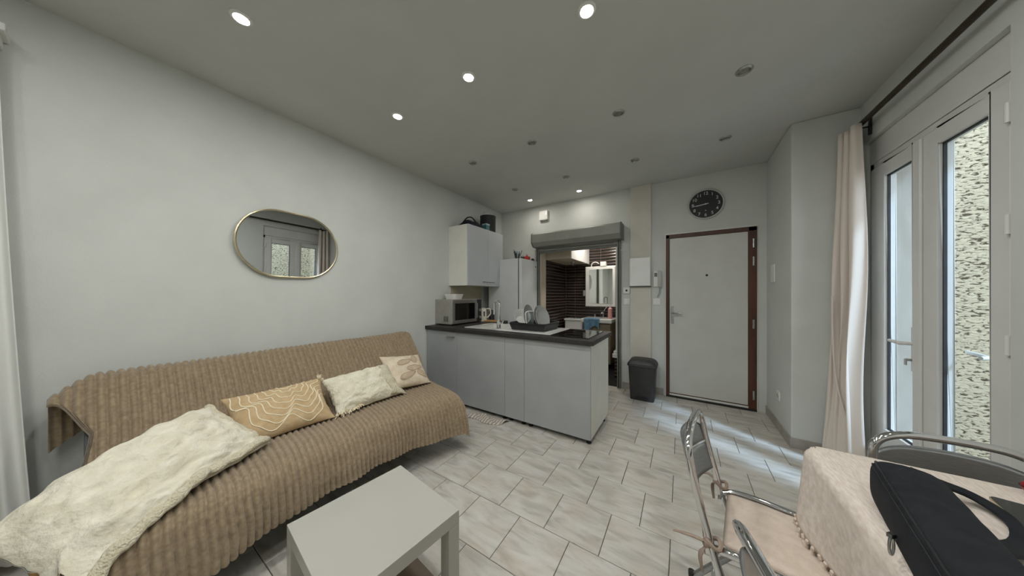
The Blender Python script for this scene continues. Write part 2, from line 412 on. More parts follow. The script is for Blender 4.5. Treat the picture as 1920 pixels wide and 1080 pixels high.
struct(MB().box(XL - 0.15, XO, YF - 0.15, YB + 0.15, H, H + 0.15).build('ceiling', CEIL), 'plain white ceiling dotted with small round spotlights', 'ceiling')
struct(MB().box(XL - 0.15, XL, YF - 0.15, YB + 0.15, -0.1, H).build('wall_left', WALL), 'long plain white wall behind the brown sofa', 'wall')
OX0, OX1, OZ = -2.02, -0.715, 2.10     # opening under the roller shutter
DX0, DX1, DZ = -0.172, 0.700, 2.055     # entrance door opening
wb = MB()
wb.box(XL, OX0, YB, YB + 0.15, -0.1, H).box(OX0, OX1, YB, YB + 0.15, OZ, H).box(OX1, DX0, YB, YB + 0.15, -0.1, H)
wb.box(DX0, DX1, YB, YB + 0.15, DZ, H).box(DX1, XR, YB, YB + 0.15, -0.1, H).box(DX0, DX1, YB + 0.10, YB + 0.15, -0.1, DZ)
struct(wb.build('wall_back', WALL, fixn=False), 'white end wall holding the entrance door and the clock', 'wall')
struct(MB().box(XR, XO, YJ, YB + 0.15, -0.1, H).build('wall_right', WALL, bevel=0.006), 'white projecting wall between the entrance door and the pink curtain', 'wall')
WY0, WY1, WZ = 2.08, 3.165, 2.44
ww = MB()
ww.box(XW, XO, WY1, YJ, -0.1, H).box(XW, XO, WY0, WY1, WZ, H).box(XW, XO, YF - 0.15, WY0, -0.1, H)
struct(ww.build('wall_window', WALL, fixn=False), 'white wall around the tall balcony window', 'wall')
struct(MB().box(XL - 0.15, XO, YF - 0.15, YF, -0.1, H).build('wall_front', WALL), 'white wall closing the room behind the viewer', 'wall')

def plinth(name, label, *bx):
    m = MB()
    for b in bx: m.box(*b)
    return struct(m.build(name, PLINTH, bevel=0.003), label, 'baseboard')
plinth('baseboard_right', 'grey tile skirting along the projecting wall by the door', (XR - 0.01, XR, YJ - 0.01, YB, 0, 0.085), (XR, XW, YJ - 0.01, YJ, 0, 0.085))
plinth('baseboard_back', 'short grey tile skirting behind the black pedal bin', (OX1 + 0.015, DX0 - 0.03, YB - 0.01, YB, 0, 0.085))
plinth('baseboard_left', 'grey tile skirting along the wall behind the sofa', (XL, XL + 0.01, YF, 2.28, 0, 0.085))

# ---- entrance door
D = thing('door_1', 'flat white entrance door in a dark brown frame beneath the clock', 'door', (0.25, YB, 0), kind='structure')
MB().box(DX0 - 0.012, DX0 + 0.0, YB - 0.012, YB, 0, DZ + 0.02).box(DX1, DX1 + 0.012, YB - 0.012, YB, 0, DZ + 0.02).box(DX0, DX1, YB - 0.012, YB, DZ, DZ + 0.02).build('casing', PVC, D, bevel=0.002)
fr = MB().box(DX0, DX0 + 0.036, YB - 0.02, YB + 0.08, 0, DZ).box(DX1 - 0.070, DX1, YB - 0.02, YB + 0.08, 0, DZ).box(DX0, DX1, YB - 0.02, YB + 0.08, DZ - 0.045, DZ)
fro = fr.build('door_frame', BROWN, D, bevel=0.003)
for z in (1.82, 1.62, 0.92, 0.13):
    MB().lathe([(0.0, 0), (0.011, 0), (0.011, 0.10), (0, 0.10)], (DX1 - 0.028, YB - 0.026, z), 12).build('hinge', STEEL, fro, smooth=True)
leaf = MB().box(DX0 + 0.038, DX1 - 0.072, YB - 0.012, YB + 0.03, 0.05, DZ - 0.047).build('door_leaf', DOORWHITE, D, bevel=0.004)
MB().box(DX0 + 0.037, DX1 - 0.071, YB - 0.014, YB + 0.028, 0.046, 0.056).build('brown_edge', BROWN, leaf)
ho = MB().box(-0.118, -0.086, YB - 0.019, YB - 0.012, 0.93, 1.15).build('handle_plate', STEEL, leaf, bevel=0.003)
hd = MB().tube([(-0.102, YB - 0.018, 1.065), (-0.102, YB - 0.06, 1.065), (-0.095, YB - 0.068, 1.065), (-0.0, YB - 0.068, 1.063)], 0.009, 10)
hd.tube([(-0.102, YB - 0.018, 0.985), (-0.102, YB - 0.045, 0.985)], 0.007, 8).box(-0.112, -0.092, YB - 0.047, YB - 0.043, 0.955, 0.985)
hd.build('door_handle', STEEL, leaf, smooth=True)
MB().lathe([(0, 0), (0.012, 0), (0.012, 0.006), (0.005, 0.009), (0, 0.009)], (0.251, YB - 0.021, 1.53), 16, 'Y').build('peephole', BLACKRUB, leaf, smooth=True)
MB().box(DX0 + 0.0, DX1, YB - 0.03, YB + 0.06, 0, 0.022).build('threshold', BLACKRUB, D, bevel=0.003)
MB().box(DX0 + 0.036, DX1 - 0.07, YB - 0.018, YB, 0.022, 0.045).build('sill_strip', PVC, D, bevel=0.003)

# ---- cream boxed column with the fuse board
colm = MB().box(-0.592, -0.342, YB - 0.045, YB, 0, H).build('column', COLUMNM, bevel=0.002)
struct(colm, 'cream boxed service column beside the entrance door', 'column')
fb = thing('fuse_box', 'square white fuse box cover mounted on the cream column', 'fuse box', (-0.467, YB - 0.05, 1.40))
MB().box(-0.592, -0.346, YB - 0.105, YB - 0.046, 1.41, 1.78).build('cover', WHITEPL, fb, bevel=0.004)
MB().box(-0.598, -0.338, YB - 0.085, YB - 0.046, 1.400, 1.408).build('base_rail', DARK, fb, bevel=0.001)

# ---- balcony window
WN = thing('window_1', 'tall white plastic balcony window with two narrow panes', 'window', (XW + 0.07, 2.65, 0), kind='structure')
fx0, fx1 = XW + 0.035, XW + 0.095
f = MB().box(fx0, fx1, WY1 - 0.045, WY1, 0, 2.27).box(fx0, fx1, WY0, WY0 + 0.045, 0, 2.27).box(fx0, fx1, WY0, WY1, 2.225, 2.27).box(fx0, fx1, WY0, WY1, 0, 0.05)
f.build('window_frame', PVC, WN, bevel=0.004)
MB().box(fx0 - 0.005, fx1 + 0.1, WY0, WY1, 2.27, WZ).build('shutter_box', PVC, WN, bevel=0.006)
ymid = 2.645
gz0, gz1 = 0.36, 2.135
def leafw(ya, yb_, ga, gb, n):
    x0, x1 = fx0 - 0.012, fx1 - 0.012
    m = MB().box(x0, x1, ya, ga, 0.05, 2.225).box(x0, x1, gb, yb_, 0.05, 2.225).box(x0, x1, ga, gb, 0.05, gz0).box(x0, x1, ga, gb, gz1, 2.225)
    o = m.build('sash', PVC, WN, bevel=0.006)
    MB().box(x0 + 0.018, x1 - 0.030, ga, ga + 0.008, gz0, gz1).box(x0 + 0.018, x1 - 0.030, gb - 0.008, gb, gz0, gz1).box(x0 + 0.018, x1 - 0.030, ga, gb, gz0, gz0 + 0.008).box(x0 + 0.018, x1 - 0.030, ga, gb, gz1 - 0.008, gz1).build('gasket', DARK, o)
    MB().box(x0 + 0.03, x0 + 0.036, ga + 0.006, gb - 0.006, gz0 + 0.006, gz1 - 0.006).build('pane', GLASS, o)
    return o
l1 = leafw(ymid, WY1 - 0.04, 2.705, 2.985, 1)
l2 = leafw(WY0 + 0.04, ymid, 2.215, 2.515, 2)
MB().box(fx0 - 0.026, fx0 - 0.012, ymid - 0.03, ymid + 0.03, 0.06, 2.215).build('meeting_cover', PVC, WN, bevel=0.005)
hx = fx0 - 0.012
MB().box(hx - 0.008, hx, 2.677, 2.701, 0.83, 1.10).build('handle_plate', PVC, l1, bevel=0.004)
MB().tube([(hx - 0.006, 2.692, 1.0), (hx - 0.042, 2.692, 1.0), (hx - 0.052, 2.70, 1.0), (hx - 0.05, 2.80, 1.002)], [0.009, 0.009, 0.010, 0.008], 10, flat=1.2).build('lever_handle', PVC, l1, smooth=True)
MB().tube([(hx - 0.006, 2.692, 0.90), (hx - 0.03, 2.692, 0.90)], 0.008, 10).box(hx - 0.034, hx - 0.028, 2.684, 2.70, 0.868, 0.905).build('key', STEEL, l1, smooth=True)
for z in (2.08, 1.60, 1.08):
    MB().lathe([(0, 0), (0.011, 0), (0.011, 0.085), (0, 0.085)], (hx - 0.008, WY0 + 0.034, z - 0.04), 12).build('hinge', PVC, l2, smooth=True)
MB().tube([(hx + 0.075, 2.40, 0.98), (hx + 0.105, 2.41, 0.98), (hx + 0.11, 2.45, 0.985), (hx + 0.11, 2.54, 0.99)], 0.010, 8).build('outer_handle', PVC, l2, smooth=True)

# ---- outside: deep reveal and roughcast walls of the light well
rv = MB().box(XO, XO + 0.02, WY1 - 0.005, 3.7, -0.3, 4.5)
struct(MB().box(fx1, XO + 0.01, WY1 - 0.012, WY1, 0, WZ).box(fx1, XO + 0.01, WY0, WY0 + 0.012, 0, WZ).box(fx1 + 0.1, XO + 0.01, WY0, WY1, WZ - 0.1, WZ).build('window_reveal', REVEAL), 'smooth pale outer reveal beyond the window panes', 'reveal')
struct(MB().box(XO + 0.0, 3.15, 3.72, 3.9, -0.3, 5).box(3.0, 3.15, 2.25, 3.72, -0.3, 5).build('wall_courtyard', CREPI), 'cream roughcast courtyard wall seen through the window', 'wall')
struct(MB().box(XO, 6, -3, 3.72, -0.4, -0.05).build('ground_courtyard', REVEAL), 'pale courtyard ground outside the window', 'ground')

# ------------------------------------------------------------------ ceiling spotlights
BULB_ON = mat('spot_bulb_lit', (1, 0.97, 0.9, 1), 0.4, emit=((1, 0.95, 0.86, 1), 60.0))
BULB_OFF = mat('spot_bulb_unlit', srgb(150, 148, 142), 0.3, col2=srgb(120, 118, 112), scale=60)
spot_ring = None
def spotlight(x, y, lit, label, power=None, group=None, warm=False):
    t = thing('ceiling_spotlight', label, 'spotlight', (x, y, H), group=group)
    MB().lathe([(0.030, 0), (0.030, -0.004), (0.033, -0.009), (0.041, -0.008), (0.046, -0.003), (0.046, 0), (0.030, 0)], (0, 0, 0), 28).build('trim_ring', WHITEPL if lit else STEEL, t, smooth=True, local=True)
    MB().lathe([(0, -0.003), (0.026, -0.003), (0.030, -0.001)], (0, 0, 0), 24).build('bulb', BULB_ON if lit else BULB_OFF, t, smooth=True, local=True)
    if lit:
        ld = bpy.data.lights.new('spot_light', 'AREA'); ld.shape = 'DISK'; ld.size = 0.06; ld.energy = power or SPOT_W
        ld.color = (1.0, 0.95, 0.86) if warm else (0.98, 1.0, 0.985)
        lo = bpy.data.objects.new('spot_light', ld); COL.objects.link(lo); lo.parent = t; lo.location = (0, 0, -0.012)
    return t
GX = (-1.95, -1.21, -0.43, 0.34)
cn = ('nearest the sofa wall', 'second out from the sofa wall', 'third out from the sofa wall', 'nearest the window')
for i, x in enumerate(GX):
    spotlight(x, 2.27, False, 'unlit ceiling spotlight in the row above the peninsula, ' + cn[i], group='unlit ceiling spotlights')
    spotlight(x, 3.16, False, 'unlit ceiling spotlight in the row nearer the entrance door, ' + cn[i], group='unlit ceiling spotlights')
WSH = 0.16 * SPOT_W      # the dimmer pair over the sofa
LG, UG = 'lit ceiling spotlights', 'unlit ceiling spotlights'
spotlight(-1.95, 0.43, True, 'glowing ceiling spotlight above the near end of the sofa', WSH, LG)
spotlight(-1.95, 1.345, True, 'glowing ceiling spotlight above the far end of the sofa', WSH, LG)
spotlight(-1.20, 1.355, True, 'glowing ceiling spotlight, middle of the three in a row before the peninsula', None, LG)
spotlight(-0.41, 1.36, True, 'glowing ceiling spotlight at the top edge of the picture, towards the window', None, LG)
spotlight(-1.97, 3.63, True, 'small glowing ceiling spotlight beside the wall cabinet', 1.6, LG, True)
spotlight(-1.215, 3.67, True, 'small glowing ceiling spotlight above the roller shutter', 1.6, LG, True)
spotlight(0.34, 1.36, True, 'lit ceiling spotlight out of view over the dining table', 0.5 * SPOT_W, LG)
for i, x in enumerate(GX[1:]):
    spotlight(x, 0.43, i < 2, ('lit' if i < 2 else 'unlit') + ' ceiling spotlight out of view above the viewer, ' + cn[i + 1], None, LG if i < 2 else UG)
for i, x in enumerate(GX):  # unseen extra row continuing the spotlight grid, added as fill light
    spotlight(x, -0.5, True, 'added fill spotlight out of view behind the viewer, ' + cn[i], WSH if i == 0 else None, LG)

# ------------------------------------------------------------------ sofa under its throw
sofa = thing('sofa_bed', 'long sofa bed with wooden legs beneath the brown ribbed throw', 'sofa', (-2.15, 0.9, 0))
MB().box(-2.36, -1.70, 0.02, 1.72, 0.27, 0.425).build('seat_mattress', MATTRESS, sofa, bevel=0.03, seg=3)
bd = Vector((-0.34, 0, 0.41)).normalized()
MB().obox((-2.485, 0.93, 0.60), bd, (0, 1, 0), bd.cross(Vector((0, 1, 0))), 0.44, 1.82, 0.10).build('back_mattress', MATTRESS, sofa, bevel=0.03, seg=3)
MB().box(-2.40, -1.74, 0.0, 1.72, 0.22, 0.262).box(-2.60, -2.40, 0.05, 0.09, 0.22, 0.5).box(-2.60, -2.40, 1.65, 1.69, 0.22, 0.5).build('metal_frame', BEDFRAME, sofa, bevel=0.004)
for (ax, ay, bx, by) in ((-2.13, -0.095, -1.95, -0.03), (-1.80, 0.06, -1.74, 0.02), (-2.35, 1.66, -2.4, 1.7), (-2.0, 1.5, -1.98, 1.52)):
    MB().tube([(ax, ay, 0.27), (bx, by, 0.0)], [0.036, 0.022], 14).build('leg', LEGWOOD, sofa, smooth=True)
MB().prism([(-2.62, 0.78), (-2.56, 0.78), (-2.34, 0.42), (-2.30, 0.24), (-2.46, 0.24)], -0.01, 0.005, 'Y').build('end_panel', BEDFRAME, sofa, bevel=0.003)

prof = catmull([(-2.672, 0, 0.60), (-2.672, 0, 0.80), (-2.64, 0, 0.868), (-2.585, 0, 0.878), (-2.53, 0, 0.835), (-2.40, 0, 0.665), (-2.29, 0, 0.525),
                (-2.21, 0, 0.462), (-2.05, 0, 0.449), (-1.82, 0, 0.455), (-1.72, 0, 0.445), (-1.665, 0, 0.405), (-1.635, 0, 0.335), (-1.618, 0, 0.26), (-1.612, 0, 0.20)], 5)
NP = len(prof)
NR = 64
def throw_fn(v_, u):
    # v_ along the sofa, u along the profile
    i = u * (NP - 1); k = min(int(i), NP - 2); p = prof[k].lerp(prof[k + 1], i - k)
    tan = (prof[min(k + 2, NP - 1)] - prof[max(k - 1, 0)]).normalized()
    nrm = Vector((-tan.z, 0, tan.x)); nrm = nrm if nrm.z > 0 or nrm.x > 0 else -nrm
    if k < 5: nrm = Vector((-1, 0, 0.2)).normalized()
    back = 1.0 if k < 25 else max(0, 1 - (k - 25) / 12)
    fr_ = max(0, min(1, (p.x + 2.2) / 0.5))
    yr = 1.925 * back + (1.87 - 0.16 * fr_) * (1 - back)
    yl = -0.105 if k <= 18 else (-0.105 + 0.125 * (i - 18) / 8 if i < 26 else (0.02 - 0.065 * min(1, (i - 26) / 10)))
    y = -0.105 + (yr + 0.105) * v_
    if y < yl: y = yl + (y - yl) * 0.12
    q = Vector((p.x, y, p.z))
    # the loose end of the throw over the back droops at the near end
    if y < 0.02 and back > 0.5: q.z -= 0.085 * min(1, ((0.02 - y) / 0.12)) ** 1.3 * back; q.x += 0.02 * (0.02 - y) / 0.12
    if v_ > 0.965:
        e = (v_ - 0.965) / 0.035
        q.z -= 0.05 * e * e * (1 - 0.5 * back)
    # front edge bows out at the far end
    q.x += fr_ * (0.12 * max(0, (y - 1.15) / 0.6) ** 2 - 0.035 * math.exp(-((y - 1.0) / 0.35) ** 2))
    if k > NP - 16 :
        w = (k - (NP - 16) + (i - k)) / 15
        q.z -= w * (0.05 * max(0, (y - 1.0) / 0.75) + 0.05 * max(0, (0.55 - y) / 0.5) - 0.015 * math.exp(-((y - 0.75) / 0.25) ** 2))
        q.x += w * (0.012 * math.sin(y * 9) + 0.010 * math.sin(y * 23 + 1))
    rib = abs(math.sin(PI * NR * (v_ + 0.0035 * noise.noise(Vector((y * 3, u * 9, 0))))))
    q += nrm * (0.021 * (rib ** 0.62) - 0.010)
    big = noise.noise(Vector((y * 2.3, u * 5, 3))) * 0.010 + noise.noise(Vector((y * 7, u * 16, 7))) * 0.004
    fold = max(0, 1 - abs((y - 1.62) + (u - 0.42) * 1.2) / 0.10) * (1 if 0.25 < u < 0.5 else 0)
    q += nrm * (big * min(1, 4 * u) - fold * 0.012)
    q.x = max(q.x, XL + 0.012)
    return q
th = MB().grid(throw_fn, NR * 8, 84)
tho = th.build('sofa_throw', THROW, smooth=2, fixn=False)
tag(tho, 'brown ribbed fleece throw covering the whole sofa bed', 'throw')

# ------------------------------------------------------------------ cushions
def pillow_fn(c, U, V, w, h, t, wr=0.0, seed=0, pinch=0.10, sag=0.0):
    c = Vector(c); U = Vector(U).normalized(); V = Vector(V); V = (V - U * V.dot(U)).normalized(); Nn = U.cross(V)
    if Nn.x < 0: Nn = -Nn
    def fn(a, b, side=1):
        e = (max(0, 1 - abs(a) ** 3.2)) ** 0.62 * (max(0, 1 - abs(b) ** 3.2)) ** 0.62
        pa = a * (1 - pinch * (1 - abs(b) ** 2.0) * abs(a) ** 3); pb = b * (1 - pinch * (1 - abs(a) ** 2.0) * abs(b) ** 3)
        d = t / 2 * e * side
        p = c + U * (pa * w / 2) + V * (pb * h / 2) + Nn * d
        if wr:
            n_ = noise.noise(Vector((a * 3.0 + seed, b * 3.0, seed * 1.7))) + 0.6 * noise.noise(Vector((a * 7 + seed, b * 6, side * 2.0))) + 0.35 * noise.noise(Vector((a * 15 + seed, b * 13, side * 5.0)))
            if wr > 0.01: n_ += 1.1 * (0.35 - abs(noise.noise(Vector((a * 3.5 + b * 2 + seed, b * 5 - a * 2, seed + 9))))) + 0.5 * (0.35 - abs(noise.noise(Vector((a * 8 + seed, b * 9 + a * 3, seed + 3)))))
            p += Nn * (n_ * wr * (0.25 + e)) * side
            p += U * noise.noise(Vector((b * 5, seed, a * 2))) * wr * 0.8 + V * noise.noise(Vector((a * 5, seed + 4, b * 2))) * wr * 0.8
        p.z -= sag * max(0, (a + 0.3) / 1.3) ** 2
        if p.y > -0.09 and p.x > -2.26:          # rest on the throw instead of sinking through it
            zs = 0.474 if p.x < -1.74 else 0.474 - ((p.x + 1.74) / 0.16) ** 2 * 0.2
            f_ = min(1, (p.y + 0.09) / 0.04)
            if p.z < zs * f_: p.z = zs * f_ + 0.15 * max(-0.02, p.z - zs * f_)
        return p
    return fn, Nn
def pillow_mesh(fn, n=34):
    m = MB()
    f2 = lambda s: (lambda u, v: fn(math.sin((u - 0.5) * PI), math.sin((v - 0.5) * PI), s))
    m.grid(f2(1), n, n); m.grid(f2(-1), n, n)
    return m
LEAN = Vector((-0.32, 0, 0.30))
def on_surface(fn, pts, lift=0.003):
    return [fn(a, b, 1) for a, b in pts]

# 1 big cream plush
c1 = thing('plush_cushion', 'large rumpled cream plush cushion at the near end of the sofa', 'cushion', (-1.95, 0.12, 0.45))
fn, nn = pillow_fn((-1.905, 0.165, 0.560), (0.33, -0.56, -0.05), (-0.28, -0.14, 0.20), 0.66, 0.40, 0.15, wr=0.020, seed=2, pinch=0.08, sag=0.12)
pillow_mesh(fn, 54).build('cover', FLEECE, c1, smooth=2)
m = MB()
edge = []
for k in range(61):
    a = -0.98 + 1.96 * k / 60; edge.append(fn(a, -0.90, 1))
m.tube([p + nn * 0.006 for p in edge], [0.024 + 0.0025 * math.sin(k * 0.9) for k in range(61)], 14, flat=0.75)
m.build('plush_border', FLEECE3, c1, smooth=2)
m = MB()
edge = [fn(-0.97, -0.9 + 1.8 * k / 24, 1) for k in range(25)]
m.tube(edge, [0.016 + 0.003 * math.sin(k * 0.8 + 1) for k in range(25)], 14, flat=0.75)
m.build('plush_border', FLEECE3, c1, smooth=2)

# 2 tan with wavy cords
c2 = thing('corded_cushion', 'tan cushion with wavy cream cord lines between two cream cushions', 'cushion', (-2.05, 0.63, 0.45))
fn, nn = pillow_fn((-2.115, 0.655, 0.578), (0.03, 1, 0), LEAN, 0.50, 0.34, 0.13, wr=0.004, seed=5)
pillow_mesh(fn, 34).build('cover', TANM, c2, smooth=2)
for k in range(8):
    rr = 0.24 + 0.185 * k
    pts = []
    for j in range(61):
        ang = PI + PI * j / 60
        wob = 1 + 0.10 * math.sin(ang * 7 + k * 0.5) * (0.5 + rr * 0.5) + 0.05 * math.sin(ang * 13 + k)
        a = 0.10 + rr * wob * math.cos(ang) * 0.72; b = 1.0 + rr * wob * math.sin(ang) * 1.15
        if abs(a) < 0.95 and -0.95 < b < 0.93: pts.append(fn(a, b, 1) + nn * 0.001)
        elif len(pts) > 4:
            MB().tube(pts, 0.0032, 6).build('cord', CORDM, c2, smooth=True); pts = []
        else: pts = []
    if len(pts) > 4: MB().tube(pts, 0.0032, 6).build('cord', CORDM, c2, smooth=True)
def tassel(m, p, d, n=9, ln=0.035, r=0.0032):
    p = Vector(p); d = Vector(d).normalized()
    for k in range(n):
        v = (d + Vector((random.uniform(-.8, .8), random.uniform(-.8, .8), random.uniform(-.8, .8)))).normalized()
        q = p + v * ln * random.uniform(.6, 1.1)
        m.tube([p, (p + q) / 2 + Vector((0, 0, random.uniform(-.006, .006))), q + Vector((0, 0, -0.006))], [r, r * 1.1, r * 0.8], 5)
m = MB(); tassel(m, fn(0.93, 0.93, 1), (0, 1, 1), 12, 0.04); m.build('corner_tassel', CORDM, c2, smooth=True)

# 3 cream crinkled with fringe
c3 = thing('fringed_cushion', 'crinkled cream cushion with fringed corners beside the tan corded cushion', 'cushion', (-2.05, 1.14, 0.45))
fn, nn = pillow_fn((-2.11, 1.155, 0.568), (0.0, 1, 0.02), LEAN, 0.50, 0.33, 0.15, wr=0.013, seed=9)
pillow_mesh(fn, 48).build('cover', FLEECE2, c3, smooth=2)
flap = MB().grid(lambda u, v: fn(0.62 + 0.40 * u + 0.05 * math.sin(v * 9), -0.97 + 1.75 * v, 1) + nn * (0.012 * math.sin(PI * u) + 0.006) + Vector((0, 0.045 * u * (1 - v * 0.5), -0.02 * u * (1 - v))), 10, 22)
flap.build('plush_edge', FLEECE3, c3, smooth=2, solid=0.012)
m = MB()
for a in (-0.95, -0.8, -0.65, -0.5, -0.35):
    tassel(m, fn(a, -0.93, 1), (0.5, -0.2, 0.1), 7, 0.032)
m.build('fringe', CORDM, c3, smooth=True)
m = MB(); tassel(m, fn(-0.93, 0.93, 1), (0, -1, 0.8), 10, 0.036); m.build('corner_tassel', CORDM, c3, smooth=True)

# 4 beige leaf pattern
c4 = thing('leaf_cushion', 'small beige cushion with raised leaf pattern at the far end of the sofa', 'cushion', (-2.1, 1.58, 0.45))
fn, nn = pillow_fn((-2.16, 1.575, 0.592), (0.10, 1, -0.12), LEAN, 0.40, 0.36, 0.12, wr=0.004, seed=13)
pillow_mesh(fn, 32).build('cover', BEIGEPAT, c4, smooth=2)
for (la, lb, ln, wd, ang) in ((-0.1, 0.35, .75, .3, 0.3), (0.45, 0.55, .6, .28, 1.3), (0.3, -0.05, .8, .3, 0.1), (-0.15, -0.45, .85, .3, 0.35), (0.6, -0.45, .6, .28, -0.6)):
    ca, sa = math.cos(ang), math.sin(ang)
    def leaf_pt(r_, th_):
        x = ln / 2 * r_ * math.cos(th_); y = wd / 2 * r_ * math.sin(th_) * (1 - 0.3 * math.cos(th_))
        a = max(-.93, min(.93, la + x * ca - y * sa)); b = max(-.93, min(.93, lb + x * sa + y * ca))
        return a, b
    MB().grid(lambda u, v: fn(*leaf_pt(u, v * 2 * PI), 1) + nn * 0.003, 4, 24).build('leaf_applique', LEAFM, c4, smooth=2, solid=0.004)
    MB().tube([fn(*leaf_pt(1, 2 * PI * k / 28), 1) + nn * 0.003 for k in range(28)], 0.003, 5, closed=True).build('leaf_outline', CORDM if 0 else LEAFM, c4, smooth=True)

# ------------------------------------------------------------------ wall mirror over the sofa
mr = thing('wall_mirror', 'pill shaped mirror with a thin gold rim above the sofa', 'mirror', (XL, 0.905, 1.44))
def pill(w, h, n=24):
    r = h / 2; o = []
    for k in range(n + 1): a = -PI / 2 + PI * k / n; o.append((w / 2 - r + r * math.cos(a), r * math.sin(a)))
    for k in range(n + 1): a = PI / 2 + PI * k / n; o.append((-w / 2 + r + r * math.cos(a), r * math.sin(a)))
    return o
PY, PZ = 0.905, 1.705
MT = Matrix.Translation((XL + 0.024, PY, PZ)) @ Matrix.Rotation(0.04, 4, 'Z') @ Matrix.Rotation(0.02, 4, 'Y')
MB().prism(pill(0.68, 0.52), -0.010, 0.002, 'X').xf(MT).build('mirror_glass', MIRROR, mr)
MB().tube([(0.0, a, b) for a, b in pill(0.685, 0.525)], 0.0085, 8, closed=True, flat=1.0).xf(MT).build('rim', GOLD, mr, smooth=True)
MB().prism(pill(0.60, 0.44), -0.022, -0.010, 'X').xf(MT).build('backing', BLACKPL, mr)

# ------------------------------------------------------------------ coffee table
ct = thing('side_table', 'low square white lacquered table in front of the sofa', 'table', (-0.99, 0.59, 0), -0.11)
hw = 0.222
MB().box(-hw, hw, -hw, hw, 0.40, 0.45).build('table_top', TABLEWHITE, ct, bevel=0.0015, local=True)
for sx in (-1, 1):
    for sy in (-1, 1):
        MB().box(*sorted((sx * hw, sx * (hw - 0.05))), *sorted((sy * hw, sy * (hw - 0.05))), 0, 0.399).build('leg', TABLEWHITE, ct, bevel=0.0015, local=True)
MB().box(-hw + 0.05, hw - 0.05, -hw + 0.02, hw - 0.02, 0.10, 0.115).build('lower_shelf', mat('brown_shelf', srgb(120, 104, 88), 0.5, col2=srgb(110, 95, 80), scale=8), ct, bevel=0.0015, local=True)

# ------------------------------------------------------------------ white curtain at the left edge
lc = thing('white_curtain', 'white finely pleated curtain hanging at the left edge of the picture', 'curtain', (-2.62, -0.35, 0.02))
def lcf(u, v):
    z = 0.06 + 2.42 * v
    y = -0.62 + 0.40 * u + 0.085 * (u) * (1 - v) ** 1.3
    return Vector((-2.64 + 0.022 * math.sin(u * 44 + 0.6 * math.sin(v * 3)) + 0.03 * (1 - v), y, z))
MB().grid(lcf, 110, 16).build('fabric', SHEER, lc, smooth=2, solid=0.002)
cr = MB().box(XL + 0.005, -2.60, -0.72, -0.20, 2.50, 2.535).box(XL + 0.005, -2.62, -0.72, -0.215, 2.46, 2.50)
cr.build('rail', PVC, lc, bevel=0.004)

# ------------------------------------------------------------------ kitchen peninsula
YP = 2.30
def base_unit(x0, x1, label, handle=None, end=False):
    t = thing('base_cabinet', label, 'cabinet', ((x0 + x1) / 2, 2.6, 0), group='peninsula cabinets')
    MB().box(x0 + 0.004, x1 - (0.018 if end else 0.004), YP + 0.022, 2.93, 0.06, 0.735 if 'sink' in label else 0.862).build('body', PANELWHITE, t, bevel=0.002)
    d = MB().box(x0 + 0.0015, x1 - 0.0015, YP, YP + 0.019, 0.045, 0.858).build('door', GREYDOOR, t, bevel=0.0015)
    if handle:
        hx_, hz = handle
        MB().tube([(hx_ - 0.055, YP, hz), (hx_ - 0.055, YP - 0.022, hz), (hx_ + 0.055, YP - 0.022, hz), (hx_ + 0.055, YP, hz)], 0.006, 8).build('handle', STEEL, d, smooth=True)
    if end:
        MB().box(x1 - 0.017, x1, YP + 0.0195, 2.95, 0.045, 0.862).build('end_panel', PANELWHITE, t, bevel=0.0015)
    for fx in (x0 + 0.05, x1 - 0.03):
        for fy in (YP + 0.05, 2.84):
            MB().lathe([(0.022, 0), (0.022, 0.01), (0.014, 0.014), (0.014, 0.06)], (fx, fy, 0), 12).build('foot', BLACKPL, t, smooth=True)
    return t
base_unit(-2.73, -2.215, 'grey peninsula front with a small bar handle, against the sofa wall', handle=(-2.31, 0.80))
base_unit(-2.215, -1.545, 'plain grey peninsula front below the sink')
base_unit(-1.545, -1.315, 'narrow grey peninsula front, second from the free end')
base_unit(-1.315, -0.660, 'widest grey peninsula front with a white end panel, at the free end', end=True)
wt = MB().box(-2.735, -2.20, 2.272, 3.36, 0.866, 0.906)
tag(wt.build('worktop', WORKTOP, bevel=0.002), 'black worktop length under the microwave, along the sofa wall', 'worktop')
hx0, hx1, hy0, hy1 = -2.10, -1.72, 2.50, 2.86
wt = MB().box(-2.197, hx0, 2.272, 2.99, 0.864, 0.904).box(hx1, -0.632, 2.272, 2.99, 0.864, 0.904).box(hx0, hx1, 2.272, hy0, 0.864, 0.904).box(hx0, hx1, hy1, 2.99, 0.864, 0.904)
tag(wt.build('worktop', WORKTOP, bevel=0.002), 'black worktop of the peninsula holding the sink and hob', 'worktop')
rb = thing('base_cabinet', 'cream base cabinet along the sofa wall behind the peninsula', 'cabinet', (-2.45, 3.15, 0))
MB().box(-2.735, -2.23, 2.955, 3.36, 0.06, 0.862).build('body', PANELWHITE, rb, bevel=0.002)
MB().box(-2.229, -2.212, 2.965, 3.355, 0.06, 0.858).build('door', GREYDOOR, rb, bevel=0.0015)
tag(MB().box(-2.72, -0.72, 2.40, 2.412, 0.0, 0.058).build('kickboard', BLACKPL, bevel=0.001), 'dark recessed kickboard under the peninsula', 'kickboard')

